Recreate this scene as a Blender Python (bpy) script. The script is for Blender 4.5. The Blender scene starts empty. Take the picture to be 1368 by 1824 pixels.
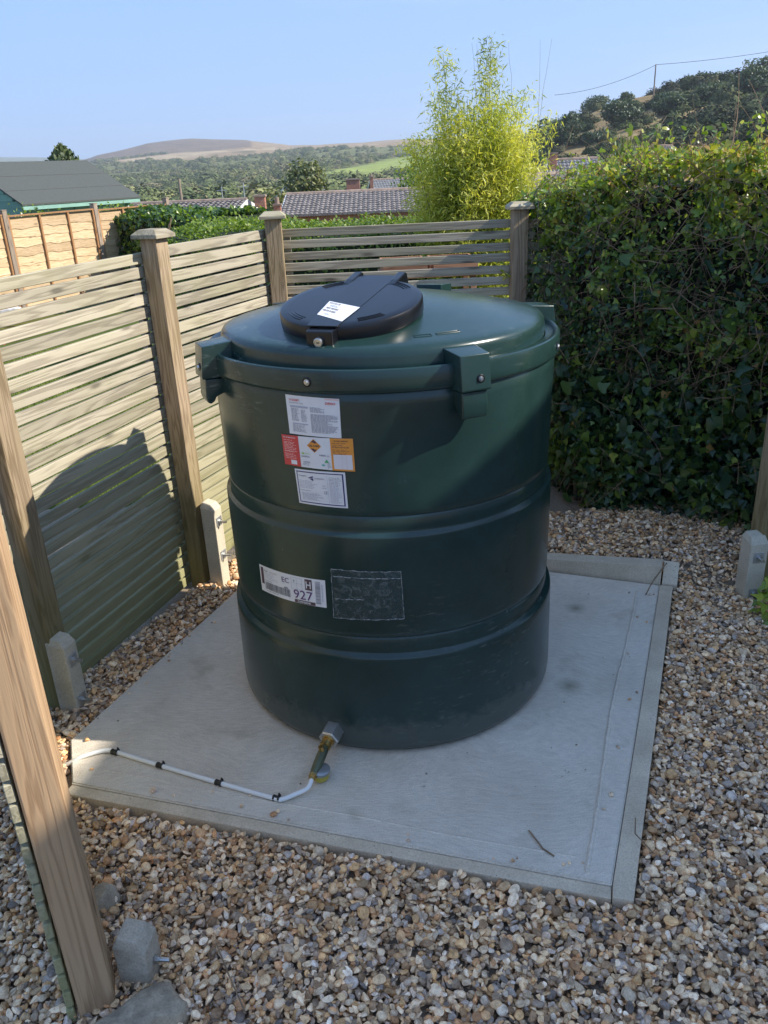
import bpy, bmesh, math, random
import numpy as np
from mathutils import Vector, Matrix, Euler
PI = math.pi
rnd = random.Random(7)
rs = np.random.RandomState(11)
SC = bpy.context.scene
COL = SC.collection

# ------------------------------------------------------------------ camera
PITCH, ROLL = math.radians(23.0), math.radians(2.6)
fwd = Vector((0, math.cos(PITCH), -math.sin(PITCH)))
up0 = Vector((0, math.sin(PITCH), math.cos(PITCH))); r0 = Vector((1, 0, 0))
rt_ = math.cos(ROLL) * r0 - math.sin(ROLL) * up0
up_ = math.sin(ROLL) * r0 + math.cos(ROLL) * up0
cd = bpy.data.cameras.new('camera'); cam = bpy.data.objects.new('camera', cd); COL.objects.link(cam)
M = Matrix((rt_, up_, -fwd)).transposed().to_4x4(); M.translation = Vector((0, 0, 1.6))
cam.matrix_world = M
cd.sensor_fit = 'HORIZONTAL'; cd.sensor_width = 36; cd.lens = 36 * 1440 / 1368
cd.clip_start = 0.02; cd.clip_end = 12000
SC.camera = cam

# ------------------------------------------------------------------ sky, sun, exposure
SUN_EL = math.radians(37.5)
SUN_AZ = math.atan2(0.992, -0.124)          # from +Y towards +X
sun_dir = Vector((math.sin(SUN_AZ) * math.cos(SUN_EL), math.cos(SUN_AZ) * math.cos(SUN_EL), math.sin(SUN_EL)))
W = bpy.data.worlds.new('World'); SC.world = W; W.use_nodes = True
nt = W.node_tree; nt.nodes.clear()
out = nt.nodes.new('ShaderNodeOutputWorld'); bg = nt.nodes.new('ShaderNodeBackground')
sky = nt.nodes.new('ShaderNodeTexSky'); sky.sky_type = 'NISHITA'; sky.sun_disc = False
sky.sun_elevation = SUN_EL; sky.sun_rotation = SUN_AZ
sky.air_density = 1.0; sky.dust_density = 0.6; sky.ozone_density = 2.6; sky.altitude = 50
gam = nt.nodes.new('ShaderNodeGamma'); gam.inputs[1].default_value = 0.2      # evens the sky out, as in light haze
tint = nt.nodes.new('ShaderNodeMixRGB'); tint.blend_type = 'MULTIPLY'; tint.inputs[0].default_value = 1.0; tint.inputs[2].default_value = (0.70, 1.065, 1.74, 1)
bg.inputs['Strength'].default_value = 0.15
# a few thin high clouds (same all round the sky)
tc = nt.nodes.new('ShaderNodeTexCoord'); mp = nt.nodes.new('ShaderNodeMapping')
mp.inputs['Scale'].default_value = (1.2, 2.0, 9.0); mp.inputs['Rotation'].default_value = (0.05, 0.06, 0.3)
nz = nt.nodes.new('ShaderNodeTexNoise'); nz.inputs['Scale'].default_value = 1.7; nz.inputs['Detail'].default_value = 6
nz.inputs['Distortion'].default_value = 0.6
cr = nt.nodes.new('ShaderNodeValToRGB'); cr.color_ramp.elements[0].position = 0.56; cr.color_ramp.elements[1].position = 0.95
cr.color_ramp.elements[1].color = (0.35, 0.35, 0.35, 1)
mx = nt.nodes.new('ShaderNodeMixRGB'); mx.inputs[2].default_value = (1.7, 2.0, 2.6, 1)
nt.links.new(tc.outputs['Generated'], mp.inputs[0]); nt.links.new(mp.outputs[0], nz.inputs['Vector'])
nt.links.new(nz.outputs[0], cr.inputs[0]); nt.links.new(cr.outputs[0], mx.inputs[0])
nt.links.new(sky.outputs[0], gam.inputs[0]); nt.links.new(gam.outputs[0], tint.inputs[1]); nt.links.new(tint.outputs[0], mx.inputs[1]); nt.links.new(mx.outputs[0], bg.inputs[0]); nt.links.new(bg.outputs[0], out.inputs[0])
sl = bpy.data.lights.new('sun', 'SUN'); sl.energy = 2.45; sl.angle = math.radians(0.53); sl.color = (1.0, 0.93, 0.82)
so = bpy.data.objects.new('sun', sl); COL.objects.link(so); so.rotation_euler = sun_dir.to_track_quat('Z', 'Y').to_euler()
so.location = (6, -2, 8)
SC.view_settings.view_transform = 'Standard'; SC.view_settings.look = 'None'
SC.view_settings.gamma = 1.0; SC.view_settings.use_curve_mapping = False
SC.view_settings.exposure = 1.62
SC.render.engine = 'CYCLES'
SC.cycles.max_bounces = 6; SC.cycles.transparent_max_bounces = 8

# ------------------------------------------------------------------ materials
def newmat(name):
    m = bpy.data.materials.new(name); m.use_nodes = True
    return m, m.node_tree, m.node_tree.nodes['Principled BSDF']
def N(t, typ, **kw):
    n = t.nodes.new(typ)
    for k, v in kw.items(): setattr(n, k, v)
    return n
def lk(t, a, b): t.links.new(a, b)
def ramp(t, stops, interp='LINEAR'):
    n = N(t, 'ShaderNodeValToRGB'); r = n.color_ramp; r.interpolation = interp
    while len(r.elements) > 1: r.elements.remove(r.elements[0])
    r.elements[0].position = stops[0][0]; r.elements[0].color = (*stops[0][1], 1)
    for p, c in stops[1:]:
        e = r.elements.new(p); e.color = (*c, 1)
    return n
def noise(t, vec, scale, detail=4, rough=0.55, dist=0.0):
    n = N(t, 'ShaderNodeTexNoise'); n.inputs['Scale'].default_value = scale; n.inputs['Detail'].default_value = detail
    n.inputs['Roughness'].default_value = rough; n.inputs['Distortion'].default_value = dist
    if vec is not None: lk(t, vec, n.inputs['Vector'])
    return n
def mixc(t, f, a, b, mode='MIX'):
    n = N(t, 'ShaderNodeMixRGB', blend_type=mode)
    for s, v in ((0, f), (1, a), (2, b)):
        if hasattr(v, 'is_output'): lk(t, v, n.inputs[s])
        elif isinstance(v, (int, float)): n.inputs[s].default_value = v if s == 0 else (v, v, v, 1)
        else: n.inputs[s].default_value = (*v, 1)
    return n.outputs[0]
def bump(t, bs, h, strength, dist):
    b = N(t, 'ShaderNodeBump'); b.inputs['Strength'].default_value = strength; b.inputs['Distance'].default_value = dist
    lk(t, h, b.inputs['Height']); lk(t, b.outputs[0], bs.inputs['Normal']); return b
def plain(name, col, rough=0.6, metal=0.0, var=0.12, scale=30, bmp=0.15, spec=0.5):
    m, t, b = newmat(name)
    tc = N(t, 'ShaderNodeTexCoord'); n = noise(t, tc.outputs['Object'], scale)
    c = ramp(t, [(0.3, tuple(max(0, x * (1 - var)) for x in col)), (0.7, tuple(min(1, x * (1 + var)) for x in col))])
    lk(t, n.outputs[0], c.inputs[0]); lk(t, c.outputs[0], b.inputs['Base Color'])
    b.inputs['Roughness'].default_value = rough; b.inputs['Metallic'].default_value = metal
    b.inputs['Specular IOR Level'].default_value = spec
    if bmp: bump(t, b, n.outputs[0], bmp, 0.002)
    return m
def wood(name, light, dark, axis='X', green=(0.16, 0.17, 0.05), greenamt=0.25, ring=1.0, groundgreen=False):
    m, t, b = newmat(name)
    tc = N(t, 'ShaderNodeTexCoord'); oi = N(t, 'ShaderNodeObjectInfo')
    add = N(t, 'ShaderNodeVectorMath', operation='MULTIPLY_ADD')
    comb = N(t, 'ShaderNodeCombineXYZ')
    m1 = N(t, 'ShaderNodeMath', operation='MULTIPLY'); m1.inputs[1].default_value = 31.7; lk(t, oi.outputs['Random'], m1.inputs[0])
    m2 = N(t, 'ShaderNodeMath', operation='MULTIPLY'); m2.inputs[1].default_value = 7.9; lk(t, oi.outputs['Random'], m2.inputs[0])
    for i in (0,): lk(t, m1.outputs[0], comb.inputs[i])
    lk(t, m2.outputs[0], comb.inputs[1]); lk(t, m2.outputs[0], comb.inputs[2])
    lk(t, tc.outputs['Object'], add.inputs[0]); add.inputs[1].default_value = (1, 1, 1); lk(t, comb.outputs[0], add.inputs[2])
    long = {'X': (1.6, 26, 26), 'Z': (26, 26, 1.6), 'Y': (26, 1.6, 26)}[axis]
    mp = N(t, 'ShaderNodeMapping'); mp.inputs['Scale'].default_value = long; lk(t, add.outputs[0], mp.inputs[0])
    n1 = noise(t, mp.outputs[0], 1.0, 3, 0.5, 1.2 * ring)
    wv = N(t, 'ShaderNodeMath', operation='MULTIPLY'); wv.inputs[1].default_value = 34.0; lk(t, n1.outputs[0], wv.inputs[0])
    sn = N(t, 'ShaderNodeMath', operation='SINE'); lk(t, wv.outputs[0], sn.inputs[0])
    mr = N(t, 'ShaderNodeMapRange'); mr.inputs[1].default_value = -1; mr.inputs[2].default_value = 1; lk(t, sn.outputs[0], mr.inputs[0])
    fine = {'X': (9, 300, 300), 'Z': (300, 300, 9), 'Y': (300, 9, 300)}[axis]
    mp2 = N(t, 'ShaderNodeMapping'); mp2.inputs['Scale'].default_value = fine; lk(t, add.outputs[0], mp2.inputs[0])
    n2 = noise(t, mp2.outputs[0], 1.0, 2)
    g = mixc(t, 0.45, mr.outputs[0], n2.outputs[0])
    c = ramp(t, [(0.15, dark), (0.62, light)]); lk(t, g, c.inputs[0])
    # patches of algae and weather
    n3 = noise(t, add.outputs[0], 3.0, 5, 0.6)
    r3 = ramp(t, [(0.42, (0, 0, 0)), (0.72, (greenamt,) * 3)]); lk(t, n3.outputs[0], r3.inputs[0])
    col = mixc(t, r3.outputs[0], c.outputs[0], green)
    # knots
    vo = N(t, 'ShaderNodeTexVoronoi'); vo.inputs['Scale'].default_value = 1.0
    km = {'X': (3.2, 12, 12), 'Z': (12, 12, 3.2), 'Y': (12, 3.2, 12)}[axis]
    mp3 = N(t, 'ShaderNodeMapping'); mp3.inputs['Scale'].default_value = km; lk(t, add.outputs[0], mp3.inputs[0]); lk(t, mp3.outputs[0], vo.inputs['Vector'])
    kr = ramp(t, [(0.06, (0.75,) * 3), (0.13, (0.15,) * 3), (0.19, (0.0,) * 3)]); lk(t, vo.outputs['Distance'], kr.inputs[0])
    col = mixc(t, kr.outputs[0], col, tuple(x * 0.35 for x in dark))
    # per piece tint
    hs = N(t, 'ShaderNodeHueSaturation'); lk(t, col, hs.inputs['Color'])
    mv = N(t, 'ShaderNodeMapRange'); mv.inputs[3].default_value = 0.78; mv.inputs[4].default_value = 1.18; lk(t, oi.outputs['Random'], mv.inputs[0]); lk(t, mv.outputs[0], hs.inputs['Value'])
    last = hs.outputs[0]
    if groundgreen:                       # algae creeping up from the wet ground
        ge = N(t, 'ShaderNodeNewGeometry'); sx = N(t, 'ShaderNodeSeparateXYZ'); lk(t, ge.outputs['Position'], sx.inputs[0])
        ad = N(t, 'ShaderNodeMath', operation='MULTIPLY_ADD'); ad.inputs[1].default_value = 0.5; lk(t, n3.outputs[0], ad.inputs[0]); lk(t, sx.outputs[2], ad.inputs[2])
        rg = ramp(t, [(0.3, (0.75,) * 3), (1.05, (0.0,) * 3)]); lk(t, ad.outputs[0], rg.inputs[0])
        last = mixc(t, rg.outputs[0], last, green)
    lk(t, last, b.inputs['Base Color'])
    b.inputs['Roughness'].default_value = 0.82; b.inputs['Specular IOR Level'].default_value = 0.3
    bump(t, b, g, 0.5, 0.0015)
    return m

M_slat = wood('weathered_slat', (0.42, 0.375, 0.285), (0.26, 0.225, 0.17), 'X', (0.30, 0.29, 0.12), 0.30, ring=.35, groundgreen=True)
M_post = wood('post_timber', (0.36, 0.27, 0.18), (0.20, 0.14, 0.09), 'Z', (0.17, 0.15, 0.04), 0.35, groundgreen=True)
M_postfront = wood('post_front', (0.44, 0.29, 0.165), (0.30, 0.185, 0.10), 'Z', (0.3, 0.22, 0.14), 0.15, ring=.5)
M_cap = wood('cap_timber', (0.42, 0.37, 0.27), (0.24, 0.2, 0.14), 'X', (0.2, 0.21, 0.1), 0.4)
M_larch = wood('lap_board', (0.64, 0.47, 0.29), (0.48, 0.33, 0.18), 'X', (0.6, 0.42, 0.22), 0.2)
M_batten = wood('lap_batten', (0.42, 0.22, 0.10), (0.28, 0.14, 0.06), 'Z', (0.3, 0.2, 0.1), 0.1)
M_greypost = wood('grey_timber', (0.33, 0.26, 0.2), (0.2, 0.155, 0.12), 'Z', (0.2, 0.2, 0.12), 0.2)
M_plant = wood('planter_timber', (0.42, 0.22, 0.13), (0.25, 0.12, 0.07), 'X', (0.3, 0.2, 0.1), 0.1)
M_teal = wood('shed_paint', (0.26, 0.44, 0.37), (0.2, 0.35, 0.3), 'X', (0.16, 0.25, 0.2), 0.3)

def concrete(name, light, dark, scale=6, speck=True, bs=0.4):
    m, t, b = newmat(name)
    tc = N(t, 'ShaderNodeTexCoord')
    n1 = noise(t, tc.outputs['Object'], scale, 6, 0.65); n2 = noise(t, tc.outputs['Object'], 220, 3)
    c = ramp(t, [(0.3, dark), (0.68, light)]); lk(t, n1.outputs[0], c.inputs[0])
    r2 = ramp(t, [(0.35, (0.7,) * 3), (0.6, (1.05,) * 3)]); lk(t, n2.outputs[0], r2.inputs[0])
    col = mixc(t, 0.6, c.outputs[0], r2.outputs[0], 'MULTIPLY')
    if speck:
        vo = N(t, 'ShaderNodeTexVoronoi'); vo.inputs['Scale'].default_value = 60; lk(t, tc.outputs['Object'], vo.inputs['Vector'])
        r3 = ramp(t, [(0.1, (0.45,) * 3), (0.17, (1,) * 3)]); lk(t, vo.outputs['Distance'], r3.inputs[0])
        n4 = noise(t, tc.outputs['Object'], 14, 2); r4 = ramp(t, [(0.55, (0,) * 3), (0.62, (1,) * 3)]); lk(t, n4.outputs[0], r4.inputs[0])
        col = mixc(t, r4.outputs[0], col, mixc(t, 1.0, col, r3.outputs[0], 'MULTIPLY'))
    lk(t, col, b.inputs['Base Color']); b.inputs['Roughness'].default_value = 0.9; b.inputs['Specular IOR Level'].default_value = 0.25
    bump(t, b, mixc(t, 0.5, n1.outputs[0], n2.outputs[0]), bs, 0.004)
    return m
M_spur = concrete('spur_concrete', (0.68, 0.61, 0.48), (0.50, 0.45, 0.34), 8)
M_spurfront = concrete('spur_concrete_grey', (0.60, 0.52, 0.41), (0.36, 0.31, 0.24), 16, bs=.9)
M_rock = concrete('rubble', (0.56, 0.46, 0.33), (0.25, 0.20, 0.145), 22, bs=0.9)
M_board = concrete('kerb_concrete', (0.74, 0.62, 0.46), (0.54, 0.44, 0.32), 7)

def slab_mat():
    m, t, b = newmat('slab_concrete')
    tc = N(t, 'ShaderNodeTexCoord'); ob = tc.outputs['Object']
    big = noise(t, ob, 2.2, 6, 0.6)
    c = ramp(t, [(0.3, (0.67, 0.585, 0.47)), (0.5, (0.78, 0.69, 0.57)), (0.7, (0.86, 0.78, 0.66))]); lk(t, big.outputs[0], c.inputs[0])
    # brushed swirls
    w = noise(t, ob, 1.6, 2, 0.4)
    vm = N(t, 'ShaderNodeVectorMath', operation='MULTIPLY_ADD'); lk(t, w.outputs['Color'], vm.inputs[0]); vm.inputs[1].default_value = (0.5, 0.5, 0); lk(t, ob, vm.inputs[2])
    mp = N(t, 'ShaderNodeMapping'); mp.inputs['Rotation'].default_value = (0, 0, 0.9); mp.inputs['Scale'].default_value = (26, 95, 1); lk(t, vm.outputs[0], mp.inputs[0])
    br = noise(t, mp.outputs[0], 1.0, 5, 0.75)
    gr = noise(t, ob, 300, 2, 0.6)
    r2 = ramp(t, [(0.32, (0.72,) * 3), (0.66, (1.08,) * 3)]); lk(t, br.outputs[0], r2.inputs[0])
    col = mixc(t, 0.6, c.outputs[0], r2.outputs[0], 'MULTIPLY')
    r3 = ramp(t, [(0.34, (0.72,) * 3), (0.55, (1.03,) * 3)]); lk(t, gr.outputs[0], r3.inputs[0])
    col = mixc(t, 0.6, col, r3.outputs[0], 'MULTIPLY')
    st = noise(t, ob, 5.5, 3, 0.5); r4 = ramp(t, [(0.60, (1,) * 3), (0.74, (0.70, 0.68, 0.62))]); lk(t, st.outputs[0], r4.inputs[0])
    col = mixc(t, 0.8, col, r4.outputs[0], 'MULTIPLY')
    pit = N(t, 'ShaderNodeTexVoronoi'); pit.inputs['Scale'].default_value = 75; lk(t, ob, pit.inputs['Vector'])
    pr = ramp(t, [(0.04, (0.35,) * 3), (0.08, (1,) * 3)]); lk(t, pit.outputs['Distance'], pr.inputs[0])
    pn = noise(t, ob, 6, 3); pm = ramp(t, [(0.56, (0,) * 3), (0.66, (1,) * 3)]); lk(t, pn.outputs[0], pm.inputs[0])
    col = mixc(t, pm.outputs[0], col, mixc(t, 1.0, col, pr.outputs[0], 'MULTIPLY'))
    for cx, cy, rr_ in ((0.582, 2.226, .035), (0.73, 2.734, .028)):     # damp spots
        vd = N(t, 'ShaderNodeVectorMath', operation='DISTANCE'); lk(t, mixc(t, .06, ob, w.outputs['Color'], 'ADD'), vd.inputs[0]); vd.inputs[1].default_value = (cx + .03, cy + .03, .03)
        dr_ = ramp(t, [(0.0, (0.42, 0.42, 0.38)), (rr_ * .6, (0.7, .7, .66)), (rr_ * 1.6, (1, 1, 1))]); lk(t, vd.outputs['Value'], dr_.inputs[0]); col = mixc(t, 1.0, col, dr_.outputs[0], 'MULTIPLY')
    lk(t, col, b.inputs['Base Color']); b.inputs['Roughness'].default_value = 0.88; b.inputs['Specular IOR Level'].default_value = 0.3
    h = mixc(t, 0.4, br.outputs[0], gr.outputs[0])
    bump(t, b, h, 1.0, 0.006)
    return m
M_slab = slab_mat()

def tank_mat(name='tank_plastic', col=(0.0125, 0.034, 0.031), rough=0.21):
    m, t, b = newmat(name)
    tc = N(t, 'ShaderNodeTexCoord'); ob = tc.outputs['Object']
    n = noise(t, ob, 5, 6, 0.7); c = ramp(t, [(0.3, tuple(x * 0.85 for x in col)), (0.75, tuple(x * 1.35 + .002 for x in col))]); lk(t, n.outputs[0], c.inputs[0])
    # scuffs and dust
    mp = N(t, 'ShaderNodeMapping'); mp.inputs['Scale'].default_value = (6, 6, 30); mp.inputs['Rotation'].default_value = (0.7, 0.4, 0.3); lk(t, ob, mp.inputs[0])
    s = noise(t, mp.outputs[0], 3.0, 8, 0.75); sr = ramp(t, [(0.56, (0,) * 3), (0.68, (0.55,) * 3)]); lk(t, s.outputs[0], sr.inputs[0])
    d = noise(t, ob, 1.7, 4); dr = ramp(t, [(0.5, (0,) * 3), (0.65, (1,) * 3)]); lk(t, d.outputs[0], dr.inputs[0])
    f = mixc(t, 1.0, sr.outputs[0], dr.outputs[0], 'MULTIPLY')
    # pale dust splashed up from the ground
    sz = N(t, 'ShaderNodeSeparateXYZ'); lk(t, ob, sz.inputs[0]); dn = noise(t, ob, 22, 5, .7)
    ad = N(t, 'ShaderNodeMath', operation='MULTIPLY_ADD'); ad.inputs[1].default_value = -.16; lk(t, dn.outputs[0], ad.inputs[0]); lk(t, sz.outputs[2], ad.inputs[2])
    du = ramp(t, [(0.0, (.22,) * 3), (0.05, (0.0,) * 3)]); lk(t, ad.outputs[0], du.inputs[0])
    c0 = mixc(t, f, c.outputs[0], (0.20, 0.24, 0.22))
    lk(t, mixc(t, du.outputs[0], c0, (0.22, 0.21, 0.18)), b.inputs['Base Color'])
    rr = N(t, 'ShaderNodeMapRange'); rr.inputs[3].default_value = rough - .06; rr.inputs[4].default_value = rough + 0.12; lk(t, n.outputs[0], rr.inputs[0]); lk(t, rr.outputs[0], b.inputs['Roughness'])
    b.inputs['Specular IOR Level'].default_value = 0.55
    f2 = noise(t, ob, 260, 2); bump(t, b, f2.outputs[0], 0.06, 0.001)
    return m
M_tank = tank_mat()
M_black = plain('black_plastic', (0.005, 0.006, 0.009), 0.30, var=0.25, scale=12, bmp=0.05)
M_steel = plain('zinc_steel', (0.55, 0.55, 0.54), 0.35, 1.0, bmp=0.05)
M_galv = plain('galvanised_plate', (0.5, 0.51, 0.5), 0.5, 0.8, bmp=0.1)
M_brass = plain('brass', (0.62, 0.40, 0.14), 0.28, 1.0, bmp=0.03)
M_olive = plain('valve_body', (0.12, 0.13, 0.08), 0.35, 0.6, bmp=0.05)
M_bowlgrey = plain('filter_head', (0.34, 0.36, 0.37), 0.4, 0.6)
M_bowlyel = plain('filter_bowl', (0.45, 0.36, 0.05), 0.3)
M_pipe = plain('white_pipe', (0.80, 0.80, 0.78), 0.35, var=0.04, bmp=0.02)
M_clip = plain('clip_plastic', (0.02, 0.02, 0.02), 0.4)
M_bark = plain('bark', (0.10, 0.075, 0.05), 0.9, var=0.4, scale=40, bmp=0.5)
M_twig = plain('dry_twig', (0.22, 0.145, 0.085), 0.8, var=0.45, scale=25, bmp=0.2)
M_felt = plain('roof_felt', (0.075, 0.082, 0.075), 0.95, var=0.22, scale=60, bmp=0.5)
M_dark = plain('dark_hole', (0.01, 0.01, 0.01), 0.8)
M_redplastic = plain('red_plastic', (0.65, 0.06, 0.05), 0.4)
M_white = plain('white_paint', (0.75, 0.75, 0.72), 0.5, var=0.05)
M_glass = plain('window_glass', (0.03, 0.04, 0.05), 0.08)

def flat(name, col, rough=0.45):
    m, t, b = newmat(name)
    b.inputs['Base Color'].default_value = (*col, 1); b.inputs['Roughness'].default_value = rough
    return m
P_white = plain('label_paper', (0.74, 0.74, 0.76), 0.4, var=0.03, bmp=0.02)
P_red = flat('label_red', (0.62, 0.06, 0.06)); P_orange = flat('label_orange', (0.75, 0.30, 0.05))
P_grey = flat('label_greyprint', (0.22, 0.22, 0.27)); P_black = flat('label_black', (0.03, 0.025, 0.04))
P_brown = flat('label_maroon', (0.09, 0.05, 0.07)); P_navy = flat('label_navy', (0.03, 0.025, 0.14))
P_green = flat('label_green', (0.12, 0.42, 0.20)); P_lime = flat('label_lime', (0.35, 0.55, 0.12)); P_tealp = flat('label_teal', (0.15, 0.45, 0.42))
P_pale = flat('label_pale', (0.42, 0.42, 0.50)); P_pink = flat('label_palered', (0.80, 0.50, 0.48))
P_violet = flat('label_violet', (0.10, 0.03, 0.16))

def leafmat(name, cols, rough=0.4, trans=0.35, spec=0.5, tcol=None):
    """leaf: colour varies by the 'tone' attribute stored per leaf"""
    m, t, b = newmat(name)
    at = N(t, 'ShaderNodeAttribute'); at.attribute_name = 'tone'
    r = ramp(t, [(i / (len(cols) - 1), c) for i, c in enumerate(cols)]); lk(t, at.outputs['Fac'], r.inputs[0])
    lk(t, r.outputs[0], b.inputs['Base Color']); b.inputs['Roughness'].default_value = rough
    b.inputs['Specular IOR Level'].default_value = spec
    tr = N(t, 'ShaderNodeBsdfTranslucent')
    hs = N(t, 'ShaderNodeMixRGB', blend_type='MULTIPLY'); hs.inputs[0].default_value = 1; lk(t, r.outputs[0], hs.inputs[1]); hs.inputs[2].default_value = (*(tcol or (1.6, 1.7, 0.6)), 1)
    lk(t, hs.outputs[0], tr.inputs[0])
    mix = N(t, 'ShaderNodeMixShader'); mix.inputs[0].default_value = trans
    lk(t, b.outputs[0], mix.inputs[1]); lk(t, tr.outputs[0], mix.inputs[2])
    lk(t, mix.outputs[0], t.nodes['Material Output'].inputs[0])
    return m
L_ivy = leafmat('ivy_leaf', [(0.014, 0.045, 0.028), (0.03, 0.075, 0.028), (0.08, 0.14, 0.03), (0.19, 0.28, 0.04), (0.38, 0.42, 0.07), (0.42, 0.24, 0.08)], 0.3, 0.3)
L_bamboo = leafmat('bamboo_leaf', [(0.05, 0.08, 0.015), (0.19, 0.25, 0.035), (0.46, 0.50, 0.07), (0.68, 0.66, 0.16)], 0.45, 0.45, tcol=(1.3, 1.25, 0.5))
L_hedge = leafmat('privet_leaf', [(0.05, 0.10, 0.02), (0.13, 0.20, 0.03), (0.24, 0.31, 0.05)], 0.45, 0.35)
L_dark = leafmat('dark_leaf', [(0.022, 0.045, 0.025), (0.045, 0.078, 0.035), (0.10, 0.13, 0.055)], 0.5, 0.2)
L_mid = leafmat('mid_leaf', [(0.07, 0.095, 0.035), (0.15, 0.17, 0.06), (0.25, 0.24, 0.09)], 0.55, 0.2)
L_con = leafmat('conifer_leaf', [(0.03, 0.05, 0.02), (0.07, 0.10, 0.03), (0.15, 0.17, 0.06)], 0.6, 0.1)
L_cord = leafmat('blade_leaf', [(0.06, 0.10, 0.04), (0.14, 0.19, 0.06), (0.25, 0.29, 0.10)], 0.45, 0.2)

# ------------------------------------------------------------------ mesh helpers
def mk(name, verts, faces, mats, parent=None, smooth=False, midx=None, loc=None, rz=0.0, kind=None, attr=None):
    me = bpy.data.meshes.new(name)
    me.from_pydata([tuple(v) for v in verts], [], faces)
    if not isinstance(mats, (list, tuple)): mats = [mats]
    for m in mats: me.materials.append(m)
    if midx is not None: me.polygons.foreach_set('material_index', midx)
    if smooth: me.polygons.foreach_set('use_smooth', [True] * len(me.polygons))
    if attr is not None:
        a = me.attributes.new('tone', 'FLOAT', 'POINT'); a.data.foreach_set('value', np.asarray(attr, dtype=np.float32))
    me.update()
    o = bpy.data.objects.new(name, me); COL.objects.link(o)
    if parent is not None: o.parent = parent
    if loc is not None: o.location = loc
    if rz: o.rotation_euler = (0, 0, rz)
    if kind: o['kind'] = kind
    return o
def npmesh(name, V, F, mat, parent=None, smooth=False, kind=None, tone=None, k=None):
    """fast mesh from numpy arrays, F is (n,k)"""
    V = np.asarray(V, dtype=np.float32); F = np.asarray(F, dtype=np.int32); k = F.shape[1]
    me = bpy.data.meshes.new(name); me.vertices.add(len(V)); me.vertices.foreach_set('co', V.ravel())
    me.loops.add(F.size); me.loops.foreach_set('vertex_index', F.ravel())
    me.polygons.add(len(F)); me.polygons.foreach_set('loop_start', np.arange(0, F.size, k, dtype=np.int32))
    if smooth: me.polygons.foreach_set('use_smooth', np.ones(len(F), dtype=bool))
    me.update(calc_edges=True)
    if tone is not None:
        a = me.attributes.new('tone', 'FLOAT', 'POINT'); a.data.foreach_set('value', np.asarray(tone, dtype=np.float32))
    if mat: me.materials.append(mat)
    o = bpy.data.objects.new(name, me); COL.objects.link(o)
    if parent is not None: o.parent = parent
    if kind: o['kind'] = kind
    return o
def tag(o, label=None, cat=None, group=None, kind=None):
    if label: o['label'] = label
    if cat: o['category'] = cat
    if group: o['group'] = group
    if kind: o['kind'] = kind
    return o
def thing(name, label, cat, loc=(0, 0, 0), rz=0.0, group=None):
    o = bpy.data.objects.new(name, None); COL.objects.link(o); o.location = loc; o.rotation_euler = (0, 0, rz)
    o.empty_display_size = 0.05
    return tag(o, label, cat, group)
class MB:
    def __init__(s): s.v = []; s.f = []; s.m = []
    def add(s, V, F, mi=0):
        n = len(s.v); s.v += [tuple(v) for v in V]; s.f += [tuple(i + n for i in f) for f in F]; s.m += [mi] * len(F)
    def box(s, x0, x1, y0, y1, z0, z1, mi=0, M=None):
        V = [Vector((x, y, z)) for z in (z0, z1) for y in (y0, y1) for x in (x0, x1)]
        if M is not None: V = [M @ v for v in V]
        s.add(V, [(0, 2, 3, 1), (4, 5, 7, 6), (0, 1, 5, 4), (2, 6, 7, 3), (0, 4, 6, 2), (1, 3, 7, 5)], mi)
    def tube(s, pts, rad, n=8, mi=0, cap=True):
        pts = [Vector(p) for p in pts]; base = len(s.v); prev = None
        rad = rad if isinstance(rad, (list, tuple)) else [rad] * len(pts)
        V = []
        for i, p in enumerate(pts):
            d = (pts[min(i + 1, len(pts) - 1)] - pts[max(i - 1, 0)]).normalized()
            a = d.orthogonal().normalized() if prev is None else (prev - d * prev.dot(d)).normalized()
            prev = a; b = d.cross(a)
            for k in range(n):
                t = 2 * PI * k / n; V.append(p + (a * math.cos(t) + b * math.sin(t)) * rad[i])
        F = []
        for i in range(len(pts) - 1):
            for k in range(n):
                k2 = (k + 1) % n; F.append((i * n + k, i * n + k2, (i + 1) * n + k2, (i + 1) * n + k))
        if cap: F.append(tuple(reversed(range(n)))); F.append(tuple((len(pts) - 1) * n + k for k in range(n)))
        s.add(V, F, mi)
    def lathe(s, prof, n=48, mi=0, M=None, closed=False):
        V = []
        for r, z in prof:
            for k in range(n):
                t = 2 * PI * k / n; v = Vector((r * math.cos(t), r * math.sin(t), z)); V.append(M @ v if M is not None else v)
        F = []
        L = len(prof)
        for i in range(L - 1 + (1 if closed else 0)):
            j = (i + 1) % L
            for k in range(n):
                k2 = (k + 1) % n; F.append((i * n + k, i * n + k2, j * n + k2, j * n + k))
        if not closed:
            F.append(tuple(reversed(range(n)))); F.append(tuple((L - 1) * n + k for k in range(n)))
        s.add(V, F, mi)
    def obj(s, name, mats, parent=None, smooth=False, bevel=0.0, seg=2, kind=None, loc=None, rz=0.0, angle=35):
        o = mk(name, s.v, s.f, mats, parent, False, s.m, loc, rz, kind)
        if bevel or smooth:
            bm = bmesh.new(); bm.from_mesh(o.data)
            bmesh.ops.recalc_face_normals(bm, faces=bm.faces)
            if bevel:
                es = [e for e in bm.edges if len(e.link_faces) == 2 and e.calc_face_angle(0) > math.radians(angle)]
                bmesh.ops.bevel(bm, geom=es, offset=bevel, segments=seg, affect='EDGES', profile=0.6, clamp_overlap=True)
            for f in bm.faces: f.smooth = smooth
            if smooth:
                for e in bm.edges:
                    if len(e.link_faces) == 2 and e.calc_face_angle(0) > math.radians(38): e.smooth = False
            bm.to_mesh(o.data); bm.free()
        return o
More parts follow.
